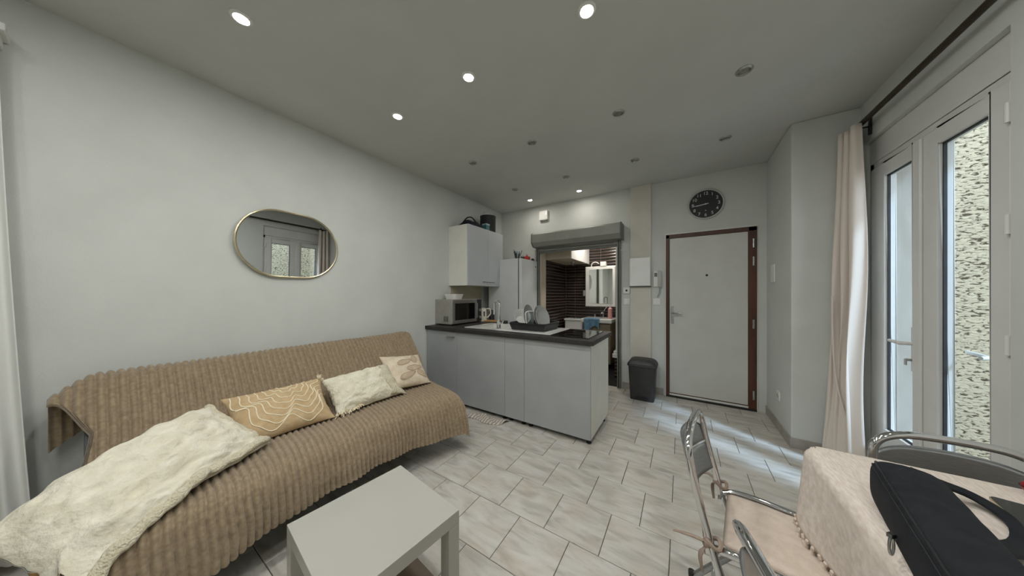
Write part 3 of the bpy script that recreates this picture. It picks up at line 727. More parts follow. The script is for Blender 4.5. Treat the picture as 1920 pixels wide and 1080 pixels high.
# sink with drainer
sk = thing('kitchen_sink', 'white inset sink with drainer on the black peninsula top', 'sink', (-1.65, 2.68, 0.905))
z0, z1 = 0.905, 0.913
rim = MB().box(-2.19, hx0 + 0.012, 2.40, 2.94, z0, z1).box(hx1 - 0.012, -1.08, 2.40, 2.94, z0, z1).box(hx0 + 0.012, hx1 - 0.012, 2.40, hy0 + 0.012, z0, z1).box(hx0 + 0.012, hx1 - 0.012, hy1 - 0.012, 2.94, z0, z1)
rim.build('rim', CERAMIC, sk, bevel=0.003)
b0, b1, c0, c1_ = hx0 + 0.006, hx1 - 0.006, hy0 + 0.006, hy1 - 0.006
MB().box(b0, b1, c0, c1_, 0.74, 0.748).box(b0, b0 + 0.006, c0, c1_, 0.748, 0.906).box(b1 - 0.006, b1, c0, c1_, 0.748, 0.906).box(b0, b1, c0, c0 + 0.006, 0.748, 0.906).box(b0, b1, c1_ - 0.006, c1_, 0.748, 0.906).build('bowl', CERAMIC, sk)
MB().lathe([(0, 0), (0.035, 0), (0.035, 0.003), (0.02, 0.001), (0, 0.001)], (-1.9, 2.68, 0.748), 20).build('drain', STEEL, sk, smooth=True)
for k in range(7):
    MB().box(-1.60, -1.14, 2.50 + 0.055 * k, 2.512 + 0.055 * k, z1, z1 + 0.003).build('drainer_rib', CERAMIC, sk, bevel=0.001)
fa = thing('kitchen_tap', 'tall chrome swan neck tap at the sink', 'tap', (-1.735, 2.46, 0.913))
bx, by = -1.735, 2.462
MB().lathe([(0.028, 0), (0.028, 0.012), (0.022, 0.016), (0.022, 0.10), (0.020, 0.11), (0, 0.11)], (bx, by, 0.913), 20).build('body', CHROME, fa, smooth=True)
MB().tube(catmull([(bx + 0.005, by, 1.01), (bx + 0.008, by, 1.10), (bx + 0.006, by, 1.19), (bx - 0.02, by + 0.01, 1.222), (bx - 0.06, by + 0.02, 1.215), (bx - 0.075, by + 0.022, 1.18), (bx - 0.075, by + 0.022, 1.07)], 6), 0.015, 12).build('spout', CHROME, fa, smooth=True)
MB().tube([(bx + 0.018, by, 0.975), (bx + 0.045, by, 0.98), (bx + 0.07, by - 0.01, 1.02)], [0.012, 0.010, 0.007], 10).build('lever', CHROME, fa, smooth=True)

# dish rack with dishes
dr = thing('dish_rack', 'black plastic dish drainer tray standing on the sink drainer', 'dish rack', (-1.36, 2.66, 0.918))
rx0, rx1, ry0, ry1, rz0, rz1 = -1.60, -1.17, 2.47, 2.86, 0.918, 0.99
MB().box(rx0 + .02, rx1 - .02, ry0 + .02, ry1 - .02, rz0, rz0 + 0.006).build('tray_floor', BLACKPL, dr)
w_ = MB()
for (a, b, c, d) in ((rx0, ry0, rx1, ry0), (rx1, ry0, rx1, ry1), (rx1, ry1, rx0, ry1), (rx0, ry1, rx0, ry0)):
    def pt(x, y, k): 
        mx_, my_ = (rx0 + rx1) / 2, (ry0 + ry1) / 2
        return (mx_ + (x - mx_) * k, my_ + (y - my_) * k)
    i0, i1, o0, o1 = pt(a, b, .90), pt(c, d, .90), pt(a, b, 1), pt(c, d, 1)
    j0, j1, p0, p1 = pt(a, b, .88), pt(c, d, .88), pt(a, b, .975), pt(c, d, .975)
    w_.add([(*i0, rz0), (*i1, rz0), (*o1, rz1), (*o0, rz1), (*j0, rz0 + .004), (*j1, rz0 + .004), (*p1, rz1), (*p0, rz1)], [(0, 1, 2, 3), (5, 4, 7, 6), (3, 2, 6, 7), (0, 4, 5, 1)])
w_.build('tray_wall', BLACKPL, dr)
MB().tube([(x, y, rz1) for x, y in rrect(rx1 - rx0, ry1 - ry0, 0.03, 4, (rx0 + rx1) / 2, (ry0 + ry1) / 2)], 0.008, 6, closed=True).build('tray_rim', BLACKPL, dr, smooth=True)
for k in range(9):
    MB().tube([(rx0 + 0.03, ry0 + 0.05 + k * 0.036, rz0 + 0.04), (rx1 - 0.03, ry0 + 0.05 + k * 0.036, rz0 + 0.04)], 0.003, 6).build('rack_bar', BLACKPL, dr, smooth=True)
def plate(c, r, tilt, yaw_, label):
    m = MB().lathe([(0, 0), (r * 0.60, 0), (r * 0.66, 0.004), (r, 0.016), (r, 0.020), (r * 0.66, 0.009), (r * 0.58, 0.005), (0, 0.005)], (0, 0, 0), 40)
    t = tag(m.build('plate', PLATE, smooth=True), label, 'plate', 'plates in the dish rack')
    t.location = c; t.rotation_euler = (tilt, 0, yaw_)
    return t
zc = rz0 + 0.018
plate((-1.455, 2.62, zc + 0.125), 0.125, 1.40, 1.62, 'grey plate upright in the dish rack beside the glass bowl')
plate((-1.315, 2.63, zc + 0.122), 0.122, 1.36, 1.45, 'grey plate second from the front in the dish rack')
plate((-1.27, 2.60, zc + 0.112), 0.118, 1.32, 1.40, 'grey plate standing foremost at the hob end of the dish rack')
bw = MB().lathe([(0.04, 0), (0.052, 0.003), (0.092, 0.075), (0.097, 0.080), (0.090, 0.075), (0.048, 0.008), (0, 0.006)], (0, 0, 0), 36)
bo = tag(bw.build('bowl', mat('frosted_plastic', srgb(205, 205, 200), 0.3, col2=srgb(195, 195, 190), scale=5), smooth=True), 'pale plastic bowl tipped on its side in the dish rack', 'bowl')
bo.location = (-1.530, 2.60, rz0 + 0.095); bo.rotation_euler = (0.55, 0.75, 0)
gl = thing('glass_bowl', 'clear glass storage bowl propped between the grey plates', 'glass bowl', (-1.385, 2.60, rz0 + 0.05))
gm = MB().prism(rrect(0.13, 0.13, 0.03), 0, 0.004); 
for s_ in (1.0, 0.95):
    r1 = rrect(0.13 * s_, 0.13 * s_, 0.03); n_ = len(r1)
    gm.add([(x, y, 0.002) for x, y in r1] + [(x * 1.12, y * 1.12, 0.06) for x, y in r1], [(i, (i + 1) % n_, n_ + (i + 1) % n_, n_ + i) for i in range(n_)])
gm.xf(Matrix.Translation((-1.385, 2.57, rz0 + 0.115)) @ Matrix.Rotation(0.8, 4, 'Z') @ Matrix.Rotation(1.25, 4, 'X')).build('vessel', CLEAR, gl, smooth=True)
MB().tube([Matrix.Translation((-1.385, 2.57, rz0 + 0.115)) @ Matrix.Rotation(0.8, 4, 'Z') @ Matrix.Rotation(1.25, 4, 'X') @ Vector((x, y, 0.06)) for x, y in rrect(0.146, 0.146, 0.034)], 0.004, 6, closed=True).build('vessel_rim', CERAMIC, gl, smooth=True)
cu = MB().lathe([(0.028, 0), (0.034, 0.004), (0.036, 0.075), (0.032, 0.075), (0.030, 0.008), (0, 0.006)], (-1.215, 2.74, rz0 + 0.022), 24)
tag(cu.build('tumbler', CLEAR, smooth=True), 'small clear tumbler at the back of the dish rack', 'glass')
cut = thing('cutlery_holder', 'black cutlery holder with utensils behind the plates in the rack', 'cutlery holder', (-1.34, 2.78, rz0 + .006))
MB().lathe([(0.03, 0), (0.036, 0.10), (0.032, 0.10), (0.027, 0.006), (0, 0.006)], (-1.34, 2.79, rz0 + 0.022), 16).build('cup', BLACKPL, cut, smooth=True)
for k, (dx, dy, hh) in enumerate(((0.01, 0.01, .21), (-0.012, 0.0, .19), (0.0, -0.012, .2))):
    MB().tube([(-1.34 + dx * .5, 2.79 + dy * .5, rz0 + 0.03), (-1.34 + dx * 2, 2.79 + dy * 2, rz0 + hh)], [0.004, 0.007], 6).build('utensil', BLACKPL, cut, smooth=True)

hb = thing('induction_hob', 'black glass hob at the free end of the peninsula', 'hob', (-0.88, 2.64, 0.904))
MB().box(-1.06, -0.70, 2.37, 2.90, 0.9045, 0.911).build('glass_plate', GLOSSBLACK, hb, bevel=0.002)
for yy in (2.50, 2.76):
    MB().tube([(-0.88 + 0.09 * math.cos(a * PI / 18), yy + 0.09 * math.sin(a * PI / 18), 0.9112) for a in range(36)], 0.0007, 4, closed=True).build('zone_ring', STEEL, hb)

# microwave, bowl, kettle, board
mw = thing('microwave', 'stainless steel microwave oven on the black worktop by the wall', 'microwave', (-2.58, 2.72, 0.906))
mx0, mx1, my0, my1, mz0, mz1 = -2.735, -2.44, 2.44, 3.02, 0.918, 1.235
MB().box(mx0, mx1, my0, my1, mz0, mz1).build('body', mat('micro_steel', srgb(176, 172, 164), 0.4, 0.5, col2=srgb(166, 162, 154), scale=12), mw, bevel=0.004)
do = MB().box(mx1, mx1 + 0.012, my0 + 0.004, my1 - 0.10, mz0 + 0.006, mz1 - 0.006).build('door', STEEL, mw, bevel=0.003)
MB().box(mx1 + 0.012, mx1 + 0.015, my0 + 0.05, my1 - 0.15, mz0 + 0.05, mz1 - 0.05).build('door_window', GLOSSBLACK, do, bevel=0.001)
MB().tube([(mx1 + 0.012, my1 - 0.125, mz0 + 0.05), (mx1 + 0.034, my1 - 0.125, mz0 + 0.06), (mx1 + 0.034, my1 - 0.125, mz1 - 0.06), (mx1 + 0.012, my1 - 0.125, mz1 - 0.05)], 0.008, 8).build('handle', STEEL, do, smooth=True)
pn = MB().box(mx1, mx1 + 0.012, my1 - 0.097, my1 - 0.003, mz0 + 0.006, mz1 - 0.006).build('control_panel', BLACKPL, mw, bevel=0.003)
for z in (0.98, 1.08):
    MB().lathe([(0, 0), (0.022, 0), (0.02, 0.016), (0, 0.016)], (mx1 + 0.012, my1 - 0.05, z), 16, 'X').build('knob', STEEL, pn, smooth=True)
for k in range(3):
    MB().box(-2.575 + 0.03 * k, -2.562 + 0.03 * k, my0 - 0.0012, my0 + 0.002, 0.95, 1.02).build('vent', DARK, mw)
for fx in (mx0 + .04, mx1 - .04):
    for fy in (my0 + .04, my1 - .04): MB().lathe([(0.012, 0), (0.012, 0.012)], (fx, fy, 0.906), 10).build('foot', BLACKPL, mw)
mb = MB().prism(rrect(0.17, 0.17, 0.04), 0, 0.004)
for s_ in (1, 0.95):
    r1 = rrect(0.17 * s_, 0.17 * s_, 0.04); n_ = len(r1)
    mb.add([(x, y, 0.002) for x, y in r1] + [(x * 1.24, y * 1.24, 0.068) for x, y in r1], [(i, (i + 1) % n_, n_ + (i + 1) % n_, n_ + i) for i in range(n_)])
bo2 = tag(mb.build('bowl', CERAMIC, smooth=True), 'square white bowl on top of the microwave', 'bowl')
bo2.location = (-2.58, 2.62, mz1 + 0.001); bo2.rotation_euler = (0, 0, 0.1)
kt = thing('electric_kettle', 'cream electric kettle on the worktop beside the microwave', 'kettle', (-2.52, 3.13, 0.906))
kx, ky = -2.50, 3.13
MB().lathe([(0.072, 0.0), (0.074, 0.012), (0.070, 0.02)], (kx, ky, 0.906), 28).build('power_base', CREAMPL, kt, smooth=True)
MB().lathe([(0.066, 0.022), (0.068, 0.05), (0.058, 0.17), (0.052, 0.185), (0.03, 0.195), (0, 0.196)], (kx, ky, 0.906), 28).build('body', CREAMPL, kt, smooth=True)
MB().tube(catmull([(kx + 0.045, ky + 0.04, 1.085), (kx + 0.085, ky + 0.07, 1.08), (kx + 0.09, ky + 0.075, 1.01), (kx + 0.055, ky + 0.045, 0.955)], 6), 0.010, 8).build('handle', CREAMPL, kt, smooth=True)
MB().tube([(kx - 0.03, ky - 0.045, 1.06), (kx - 0.045, ky - 0.075, 1.085)], [0.022, 0.014], 10).build('spout', CREAMPL, kt, smooth=True)
MB().box(kx + 0.05, kx + 0.066, ky - 0.036, ky - 0.026, 0.98, 1.05).build('water_gauge', DARK, kt, bevel=0.002)
cbm = MB().prism(rrect(0.24, 0.17, 0.015), 0, 0.014)
cb = tag(cbm.build('cutting_board', WOODLT, bevel=0.002), 'pale wooden chopping board on the worktop behind the sink', 'chopping board')
cb.location = (-2.325, 3.17, 0.907); cb.rotation_euler = (0, 0, 0.2)
cof = thing('coffee_jar', 'dark capsule stand on the worktop beside the kettle', 'jar', (-2.46, 3.28, 0.906))
MB().lathe([(0.04, 0), (0.04, 0.13), (0.034, 0.138), (0.034, 0.16), (0, 0.16)], (-2.45, 3.29, 0.906), 20).build('jar_body', BLACKPL, cof, smooth=True)
MB().lathe([(0.036, 0.16), (0.036, 0.175), (0, 0.178)], (-2.45, 3.29, 0.906), 20).build('lid', STEEL, cof, smooth=True)
mat('splash_tile', srgb(176, 166, 140), 0.35, col2=srgb(166, 156, 130), scale=6)
sp = MB().box(XL, XL + 0.008, 2.72, 3.40, 0.906, 1.42).build('splashback_panel', MATS['splash_tile'], bevel=0.001)
struct(sp, 'cream splashback panel between the worktop and the wall cabinet', 'splashback')

# wall cabinet and what stands on it
wc = thing('wall_cabinet', 'two door grey wall cabinet hanging above the microwave', 'cabinet', (-2.56, 3.08, 1.42))
cx1, cy0, cy1, cz0, cz1 = -2.40, 2.68, 3.49, 1.42, 2.235
MB().box(XL + 0.002, cx1, cy0, cy1, cz0, cz1).build('carcass', PANELWHITE, wc, bevel=0.002)
ym = 3.115
for (a, b, hy) in ((cy0, ym - 0.0015, ym - 0.075), (ym + 0.0015, cy1, ym + 0.075)):
    d = MB().box(cx1 + 0.001, cx1 + 0.019, a, b, cz0, cz1).build('door', CABDOOR, wc, bevel=0.0015)
    MB().tube([(cx1 + 0.019, hy - 0.05, cz0 + 0.055), (cx1 + 0.04, hy - 0.05, cz0 + 0.055), (cx1 + 0.04, hy + 0.05, cz0 + 0.055), (cx1 + 0.019, hy + 0.05, cz0 + 0.055)], 0.005, 8).build('handle', SHUTDARK, d, smooth=True)
fry = thing('deep_pan', 'tall black pan with a wire basket on top of the wall cabinet', 'pan', (-2.53, 3.33, cz1))
MB().lathe([(0.105, 0), (0.118, 0.02), (0.122, 0.26), (0.126, 0.265), (0.126, 0.27), (0.114, 0.27), (0.11, 0.02), (0, 0.015)], (-2.55, 3.33, cz1), 32).build('body', BLACKPL, fry, smooth=True)
wm_ = MB()
for k in range(3): wm_.tube([(-2.55 + 0.11 * math.cos(a * PI / 12), 3.33 + 0.11 * math.sin(a * PI / 12), cz1 + 0.275 + 0.012 * k + 0.015 * math.sin(a + k)) for a in range(24)], 0.002, 5, closed=True)
wm_.tube(catmull([(-2.55, 3.23, cz1 + 0.26), (-2.55, 3.24, cz1 + 0.33), (-2.55, 3.33, cz1 + 0.355), (-2.55, 3.42, cz1 + 0.33), (-2.55, 3.43, cz1 + 0.26)], 5), 0.0025, 5)
wm_.build('wire_basket', STEEL, fry, smooth=True)
MB().box(-2.57, -2.53, 3.445, 3.475, cz1 + 0.05, cz1 + 0.15).build('side_handle', BLACKPL, fry, bevel=0.006)
fb_ = thing('flat_black_bag', 'flat black folded bag on top of the wall cabinet', 'bag', (-2.55, 2.93, cz1))
MB().grid(lambda u, v: Vector((-2.67 + 0.26 * v, 2.74 + 0.36 * u, cz1 + 0.002 + 0.135 * (math.sin(PI * u) ** 0.5) * (math.sin(PI * v) ** 0.5) * (0.8 + 0.3 * noise.noise(Vector((u * 4, v * 4, 1)))))), 20, 14).build('body', BAGM, fb_, smooth=2)
MB().tube(catmull([(-2.54, 2.76, cz1 + 0.06), (-2.52, 2.82, cz1 + 0.13), (-2.52, 2.92, cz1 + 0.155), (-2.54, 3.02, cz1 + 0.12)], 6), 0.008, 8).build('strap', BAGM, fb_, smooth=True)
tb = thing('teal_box', 'small teal box beside the black pan on the wall cabinet', 'box', (-2.46, 3.155, cz1))
MB().box(-2.50, -2.42, 3.12, 3.20, cz1 + 0.001, cz1 + 0.105).build('carton', TEAL, tb, bevel=0.002)
MB().box(-2.502, -2.418, 3.118, 3.202, cz1 + 0.085, cz1 + 0.108).build('lid', mat('pale_card', srgb(150, 176, 178), 0.6, col2=srgb(140, 166, 168), scale=8), tb, bevel=0.002)

# fridge and what stands on it
fg = thing('fridge', 'tall silver fridge in the corner beside the roller shutter', 'fridge', (-2.3, 3.68, 0))
MB().box(-2.60, -2.055, 3.41, 3.92, 0.03, 1.835).build('body', FRIDGE, fg, bevel=0.006)
fd = MB().box(-2.045, -1.995, 3.41, 3.92, 0.62, 1.835).build('upper_door', FRIDGE, fg, bevel=0.010, seg=3)
MB().box(-1.995, -1.993, 3.82, 3.90, 1.715, 1.765).build('badge', WHITEPL, fd, bevel=0.001)
MB().prism([(3.835, 1.745), (3.85, 1.755), (3.862, 1.742), (3.885, 1.752), (3.875, 1.735), (3.86, 1.727), (3.845, 1.735)], -1.993, -1.9915, 'X').build('emblem', DARK, fd)
MB().box(-2.045, -1.995, 3.41, 3.92, 0.05, 0.61).build('lower_door', FRIDGE, fg, bevel=0.010, seg=3)
MB().box(-2.056, -2.044, 3.415, 3.915, 0.05, 1.83).build('door_seal', DARK, fg)
for fx in (-2.55, -2.1):
    for fy in (3.46, 3.87): MB().lathe([(0.02, 0), (0.02, 0.03)], (fx, fy, 0), 10).build('foot', BLACKPL, fg)
FZ = 1.836
ut = thing('utensil_glass', 'clear glass full of dark trinkets on top of the fridge', 'glass', (-2.16, 3.56, FZ))
MB().lathe([(0.04, 0), (0.048, 0.13), (0.044, 0.13), (0.036, 0.006), (0, 0.006)], (-2.16, 3.56, FZ), 20).build('glass_cup', CLEAR, ut, smooth=True)
for k in range(9):
    a = k * 2.4; r_ = 0.012 + 0.014 * (k % 3)
    MB().tube([(-2.16 + r_ * math.cos(a) * .6, 3.56 + r_ * math.sin(a) * .6, FZ + 0.01), (-2.16 + r_ * 2 * math.cos(a), 3.56 + r_ * 2 * math.sin(a), FZ + 0.09 + 0.018 * (k % 5))], [0.006, 0.010 if k % 2 else 0.004], 7).build('trinket', DARK if k % 3 else CERAMIC, ut, smooth=True)
dj = thing('dark_jar', 'small dark jar on the fridge between the glass and red box', 'jar', (-2.14, 3.70, FZ))
MB().lathe([(0.03, 0), (0.034, 0.03), (0.030, 0.055), (0, 0.055)], (-2.14, 3.69, FZ), 16).build('jar_body', DARK, dj, smooth=True)
MB().lathe([(0.026, 0.055), (0.026, 0.072), (0, 0.075)], (-2.14, 3.69, FZ), 16).build('lid', STEEL, dj, smooth=True)
rj = thing('red_box', 'small red patterned box with a knob on top of the fridge', 'box', (-2.12, 3.80, FZ))
MB().box(-2.16, -2.08, 3.765, 3.84, FZ, FZ + 0.075).build('carton', REDJAR, rj, bevel=0.004)
MB().lathe([(0.014, 0.075), (0.018, 0.09), (0.006, 0.11), (0, 0.112)], (-2.12, 3.80, FZ), 12).build('knob', REDJAR, rj, smooth=True)
bl = thing('dark_ball', 'little dark round gadget at the far edge of the fridge top', 'gadget', (-2.06, 3.885, FZ))
MB().lathe([(0.008, 0), (0.024, 0.012), (0.028, 0.028), (0.02, 0.045), (0, 0.052)], (-2.06, 3.885, FZ), 16).build('shell', DARK, bl, smooth=True)
MB().lathe([(0, 0), (0.012, 0), (0.010, 0.004), (0, 0.004)], (-2.033, 3.885, FZ + 0.028), 12, 'X').build('lens', STEEL, bl, smooth=True)

# ------------------------------------------------------------------ roller shutter over the bathroom opening
rs = thing('roller_shutter', 'grey roller shutter box and rails framing the bathroom opening', 'shutter', (-1.33, 3.95, 0))
sh0, sh1 = -2.0, -0.690
MB().prism([(3.98, 2.255), (3.76, 2.255), (3.74, 2.235), (3.74, 2.11), (3.80, 2.052), (3.98, 2.052)], sh0, sh1, 'X').build('housing', SHUTTER, rs, bevel=0.004)
MB().prism([(3.975, 2.262), (3.755, 2.262), (3.732, 2.240), (3.732, 2.105), (3.795, 2.046), (3.975, 2.046)], sh1, sh1 + 0.012, 'X').build('end_cap', SHUTDARK, rs, bevel=0.002)
MB().prism([(3.975, 2.262), (3.755, 2.262), (3.732, 2.240), (3.732, 2.105), (3.795, 2.046), (3.975, 2.046)], sh0 - 0.012, sh0, 'X').build('end_cap', SHUTDARK, rs, bevel=0.002)
for a in (OX0 + 0.002, OX1 - 0.047):
    MB().box(a, a + 0.018, 3.925, 3.985, 0.0, 2.05).box(a + 0.028, a + 0.046, 3.925, 3.985, 0.0, 2.05).box(a, a + 0.046, 3.965, 3.985, 0, 2.05).build('guide_rail', SHUTDARK, rs, bevel=0.003)
for k in range(2):
    z = 1.965 + 0.042 * k
    MB().prism([(3.945, z), (3.940, z + 0.02), (3.945, z + 0.040), (3.957, z + 0.040), (3.957, z)], OX0 + 0.02, OX1 - 0.02, 'X').build('slat', SHUTTER if k else SHUTDARK, rs)
hm = MB()
for k in range(56): hm.box(-1.90 + 0.0195 * k, -1.889 + 0.0195 * k, 3.9375, 3.946, 2.022, 2.030)
hm.build('slot_row', DARK, rs)
MB().box(sh0 - 0.045, sh0 - 0.013, 3.90, 3.93, 2.02, 2.20).build('side_switch', WHITEPL, rs, bevel=0.004)

# ------------------------------------------------------------------ bathroom behind
BY, BXL, BXR, BH = 5.20, -2.00, -0.25, 2.45
JX = -1.955
struct(MB().box(BXL - 0.1, BXR + 0.1, YB + 0.15, BY + 0.1, -0.12, 0).box(OX0, OX1, YB + 0.02, YB + 0.15, -0.12, 0.001).build('floor_bathroom', BATHFLOOR), 'dark glossy bathroom floor beyond the roller shutter', 'floor')
struct(MB().box(BXL - 0.1, BXR + 0.1, YB + 0.15, BY + 0.1, BH, BH + 0.1).build('ceiling_bathroom', CEIL), 'white bathroom ceiling', 'ceiling')
wbb = struct(MB().box(BXL - 0.1, BXR + 0.1, BY, BY + 0.1, -0.1, BH).build('wall_bathroom_back', mat('tile_grout_pale', srgb(150, 138, 124), 0.8, col2=srgb(140, 128, 114), scale=20)), 'bathroom end wall clad in ribbed dark brown tiles', 'wall')
wbl = struct(MB().box(BXL - 0.1, BXL, YB + 0.15, BY, -0.1, BH).build('wall_bathroom_left', MATS['tile_grout_pale']), 'bathroom side wall clad in ribbed dark brown tiles', 'wall')
struct(MB().box(BXR, BXR + 0.1, YB + 0.15, BY, -0.1, BH).build('wall_bathroom_right', BATHCREAM), 'cream bathroom side wall out of sight behind the column', 'wall')
TW, THt = 0.50, 0.555
def tile_set(cuts, wall, back):
    for k in range(len(cuts) - 1):
        w_t = cuts[k + 1] - cuts[k] - 0.006
        mb_ = MB().box(0, w_t, -0.008, 0, 0, THt - 0.006) if back else MB().box(0, 0.008, 0, w_t, 0, THt - 0.006)
        first = mb_.build('tile', BATHTILE, None)
        for r in range(4):
            z = 1.166 - 2 * THt - 0.045 + THt * r
            o = first if r == 0 else first.copy()
            if r: COL.objects.link(o)
            o.location = (cuts[k] + 0.003, BY, z) if back else (BXL, cuts[k] + 0.003, z)
            o.parent = wall
tile_set((-1.99, -1.80, -1.30, -0.80, -0.27), wbb, True)
tile_set((4.14, 4.30, 4.75, 5.19), wbl, False)
jm = MB().box(OX0 - 0.08, JX, YB + 0.006, YB + 0.19, 0, OZ).box(JX, OX1, YB + 0.09, YB + 0.19, 2.04, OZ)
struct(jm.build('trim_1', BATHCREAM, bevel=0.003), 'cream inner jamb of the bathroom opening', 'trim')
cu_ = thing('bathroom_cupboard', 'cream high cupboard hanging in the bathroom corner', 'cupboard', (-1.76, 4.7, 1.89))
MB().box(BXL + 0.01, -1.535, 4.20, BY - 0.01, 1.89, BH - 0.01).build('body', BATHCREAM, cu_, bevel=0.003)
MB().box(-1.534, -1.515, 4.20, BY - 0.01, 1.885, BH - 0.01).build('door', WHITEPL, cu_, bevel=0.002)
MB().lathe([(0, 0), (0.035, 0), (0.03, -0.02), (0.012, -0.03), (0.012, -0.06), (0, -0.06)], (-1.68, 4.72, 1.89), 14).build('drain_valve', STEEL, cu_, smooth=True)
mc = thing('mirror_cabinet', 'white framed mirror cabinet on the dark bathroom tiles', 'mirror cabinet', (-1.27, BY - 0.1, 1.07))
MB().box(-1.555, -1.00, BY - 0.13, BY - 0.012, 1.07, 1.82).build('body', WHITEPL, mc, bevel=0.004)
MB().box(-1.545, -1.01, BY - 0.150, BY - 0.131, 1.08, 1.81).build('door', WHITEPL, mc, bevel=0.006)
MB().box(-1.475, -1.055, BY - 0.154, BY - 0.150, 1.13, 1.765).build('mirror_pane', MIRROR2, mc)
MB().tube(catmull([(-1.45, BY - 0.1, 1.82), (-1.43, BY - 0.12, 1.88), (-1.36, BY - 0.13, 1.90), (-1.30, BY - 0.13, 1.87)], 6), 0.010, 8).box(-1.27, -1.17, BY - 0.16, BY - 0.08, 1.82, 1.90).build('lamp_arm', WHITEPL, mc, smooth=True)
so = MB().box(-1.635, -1.575, BY - 0.022, BY - 0.009, 1.27, 1.38)
tag(so.build('bathroom_socket', WHITEPL, bevel=0.004), 'white socket on the dark tiles beside the mirror cabinet', 'socket')
vn = thing('washbasin_unit', 'taupe vanity unit with a white washbasin in the bathroom', 'washbasin', (-1.27, 4.95, 0))
MB().box(-1.50, -1.03, 4.78, BY - 0.01, 0.10, 0.80).build('vanity_body', VANITY, vn, bevel=0.004)
MB().box(-1.495, -1.27, 4.762, 4.779, 0.12, 0.78).build('door', VANITY, vn, bevel=0.003)
MB().box(-1.265, -1.035, 4.762, 4.779, 0.12, 0.78).build('door', VANITY, vn, bevel=0.003)
MB().box(-1.54, -1.00, 4.72, BY - 0.01, 0.80, 0.875).build('basin', CERAMIC, vn, bevel=0.02, seg=3)
MB().tube(catmull([(-1.23, 5.10, 0.875), (-1.23, 5.10, 0.97), (-1.23, 5.05, 0.985), (-1.23, 4.99, 0.96)], 5), 0.014, 10).tube([(-1.23, 5.1, 0.97), (-1.2, 5.1, 1.03), (-1.16, 5.08, 1.07)], 0.008, 8).build('mixer_tap', CHROME, vn, smooth=True)
MB().tube([(-1.38, 5.08, 0.875), (-1.38, 5.08, 0.93)], 0.02, 12).tube([(-1.12, 5.08, 0.875), (-1.12, 5.08, 0.93)], 0.018, 12).build('tap_knob', CHROME, vn, smooth=True)
pb = thing('soap_bottle', 'pink soap bottle with a white pump on the washbasin edge', 'bottle', (-1.065, 4.90, 0.875))
MB().lathe([(0.036, 0), (0.038, 0.01), (0.038, 0.17), (0.015, 0.195), (0.013, 0.20)], (-1.065, 4.90, 0.876), 18).build('bottle_body', PINKPL, pb, smooth=True)
MB().lathe([(0.013, 0.20), (0.016, 0.21), (0.016, 0.225), (0.006, 0.23), (0.006, 0.26), (0, 0.26)], (-1.065, 4.90, 0.876), 14).build('pump', WHITEPL, pb, smooth=True)
def towel_fn(u, v):
    x = -1.47 + 0.27 * u; w = v * 0.34
    if w < 0.08: p = Vector((x, 4.80 - w, 0.882))
    else: p = Vector((x + 0.02 * (w - 0.08) * math.sin(u * 5), 4.710 - 0.015 * math.sin(u * 14) * (w - 0.08) * 3 - 0.01, 0.876 - (w - 0.08) * (0.75 + 0.25 * math.cos(u * 4.5))))
    return p
tag(MB().grid(towel_fn, 24, 16).build('blue_cloth', TOWELBLUE, smooth=2, solid=0.006), 'crumpled blue cloth hanging over the washbasin edge', 'cloth')
wcx = thing('toilet', 'white toilet with a low cistern beside the washbasin', 'toilet', (-1.74, 4.95, 0))
MB().box(-1.92, -1.57, 4.93, BY - 0.012, 0.40, 0.80).build('cistern', CERAMIC, wcx, bevel=0.03, seg=3)
MB().box(-1.93, -1.56, 4.92, BY - 0.012, 0.80, 0.835).build('cistern_lid', CERAMIC, wcx, bevel=0.012, seg=3)
MB().lathe([(0.022, 0), (0.02, 0.016), (0, 0.018)], (-1.745, 5.05, 0.835), 14).build('flush_button', CHROME, wcx, smooth=True)
MB().lathe([(0.10, 0), (0.12, 0.1), (0.17, 0.34), (0.185, 0.40), (0.15, 0.40), (0.1, 0.25), (0, 0.2)], (-1.745, 4.72, 0.0), 28, sy=1.25).build('pan', CERAMIC, wcx, smooth=True)
MB().lathe([(0.0, 0.405), (0.185, 0.405), (0.185, 0.425), (0, 0.43)], (-1.745, 4.72, 0.0), 28, sy=1.25).build('seat_lid', WHITEPL, wcx, smooth=True)
shd = thing('shower_enclosure', 'white framed shower corner at the edge of the bathroom opening', 'shower', (-0.7, 4.7, 0))
MB().box(-0.90, -0.30, 4.45, BY - 0.02, 0.0, 0.30).build('tray_plinth', BATHTILE, shd, bevel=0.004)
MB().box(-0.93, -0.28, 4.42, BY - 0.02, 0.30, 0.37).box(-0.915, -0.28, 4.435, BY - 0.02, 0.37, 0.41).build('tray', CERAMIC, shd, bevel=0.012, seg=3)
MB().box(-0.885, -0.860, 4.455, 4.480, 0.41, 2.10).box(-0.885, -0.86, BY - 0.06, BY - 0.03, 0.41, 2.10).box(-0.885, -0.86, 4.455, BY - 0.03, 2.08, 2.11).build('door_profile', PVC, shd, bevel=0.004)
MB().box(-0.876, -0.870, 4.48, BY - 0.06, 0.41, 2.08).build('glass_pane', CLEAR, shd)
MB().lathe([(0, 0), (0.03, 0), (0.03, -0.012), (0, -0.012)], (0, 0, 0), 10)
bl_ = thing('bathroom_lamp', 'round white lamp on the bathroom ceiling', 'lamp', (-1.1, 4.62, BH))
MB().lathe([(0.11, 0), (0.11, -0.02), (0.09, -0.045), (0, -0.055)], (-1.1, 4.62, BH), 28).build('diffuser', mat('lamp_diffuser', (1, 1, 1, 1), 0.5, emit=((1, 0.95, 0.85, 1), 6)), bl_, smooth=True)
ld = bpy.data.lights.new('bathroom_light', 'AREA'); ld.shape = 'DISK'; ld.size = 0.2; ld.energy = 9; ld.color = (1, 0.95, 0.87)
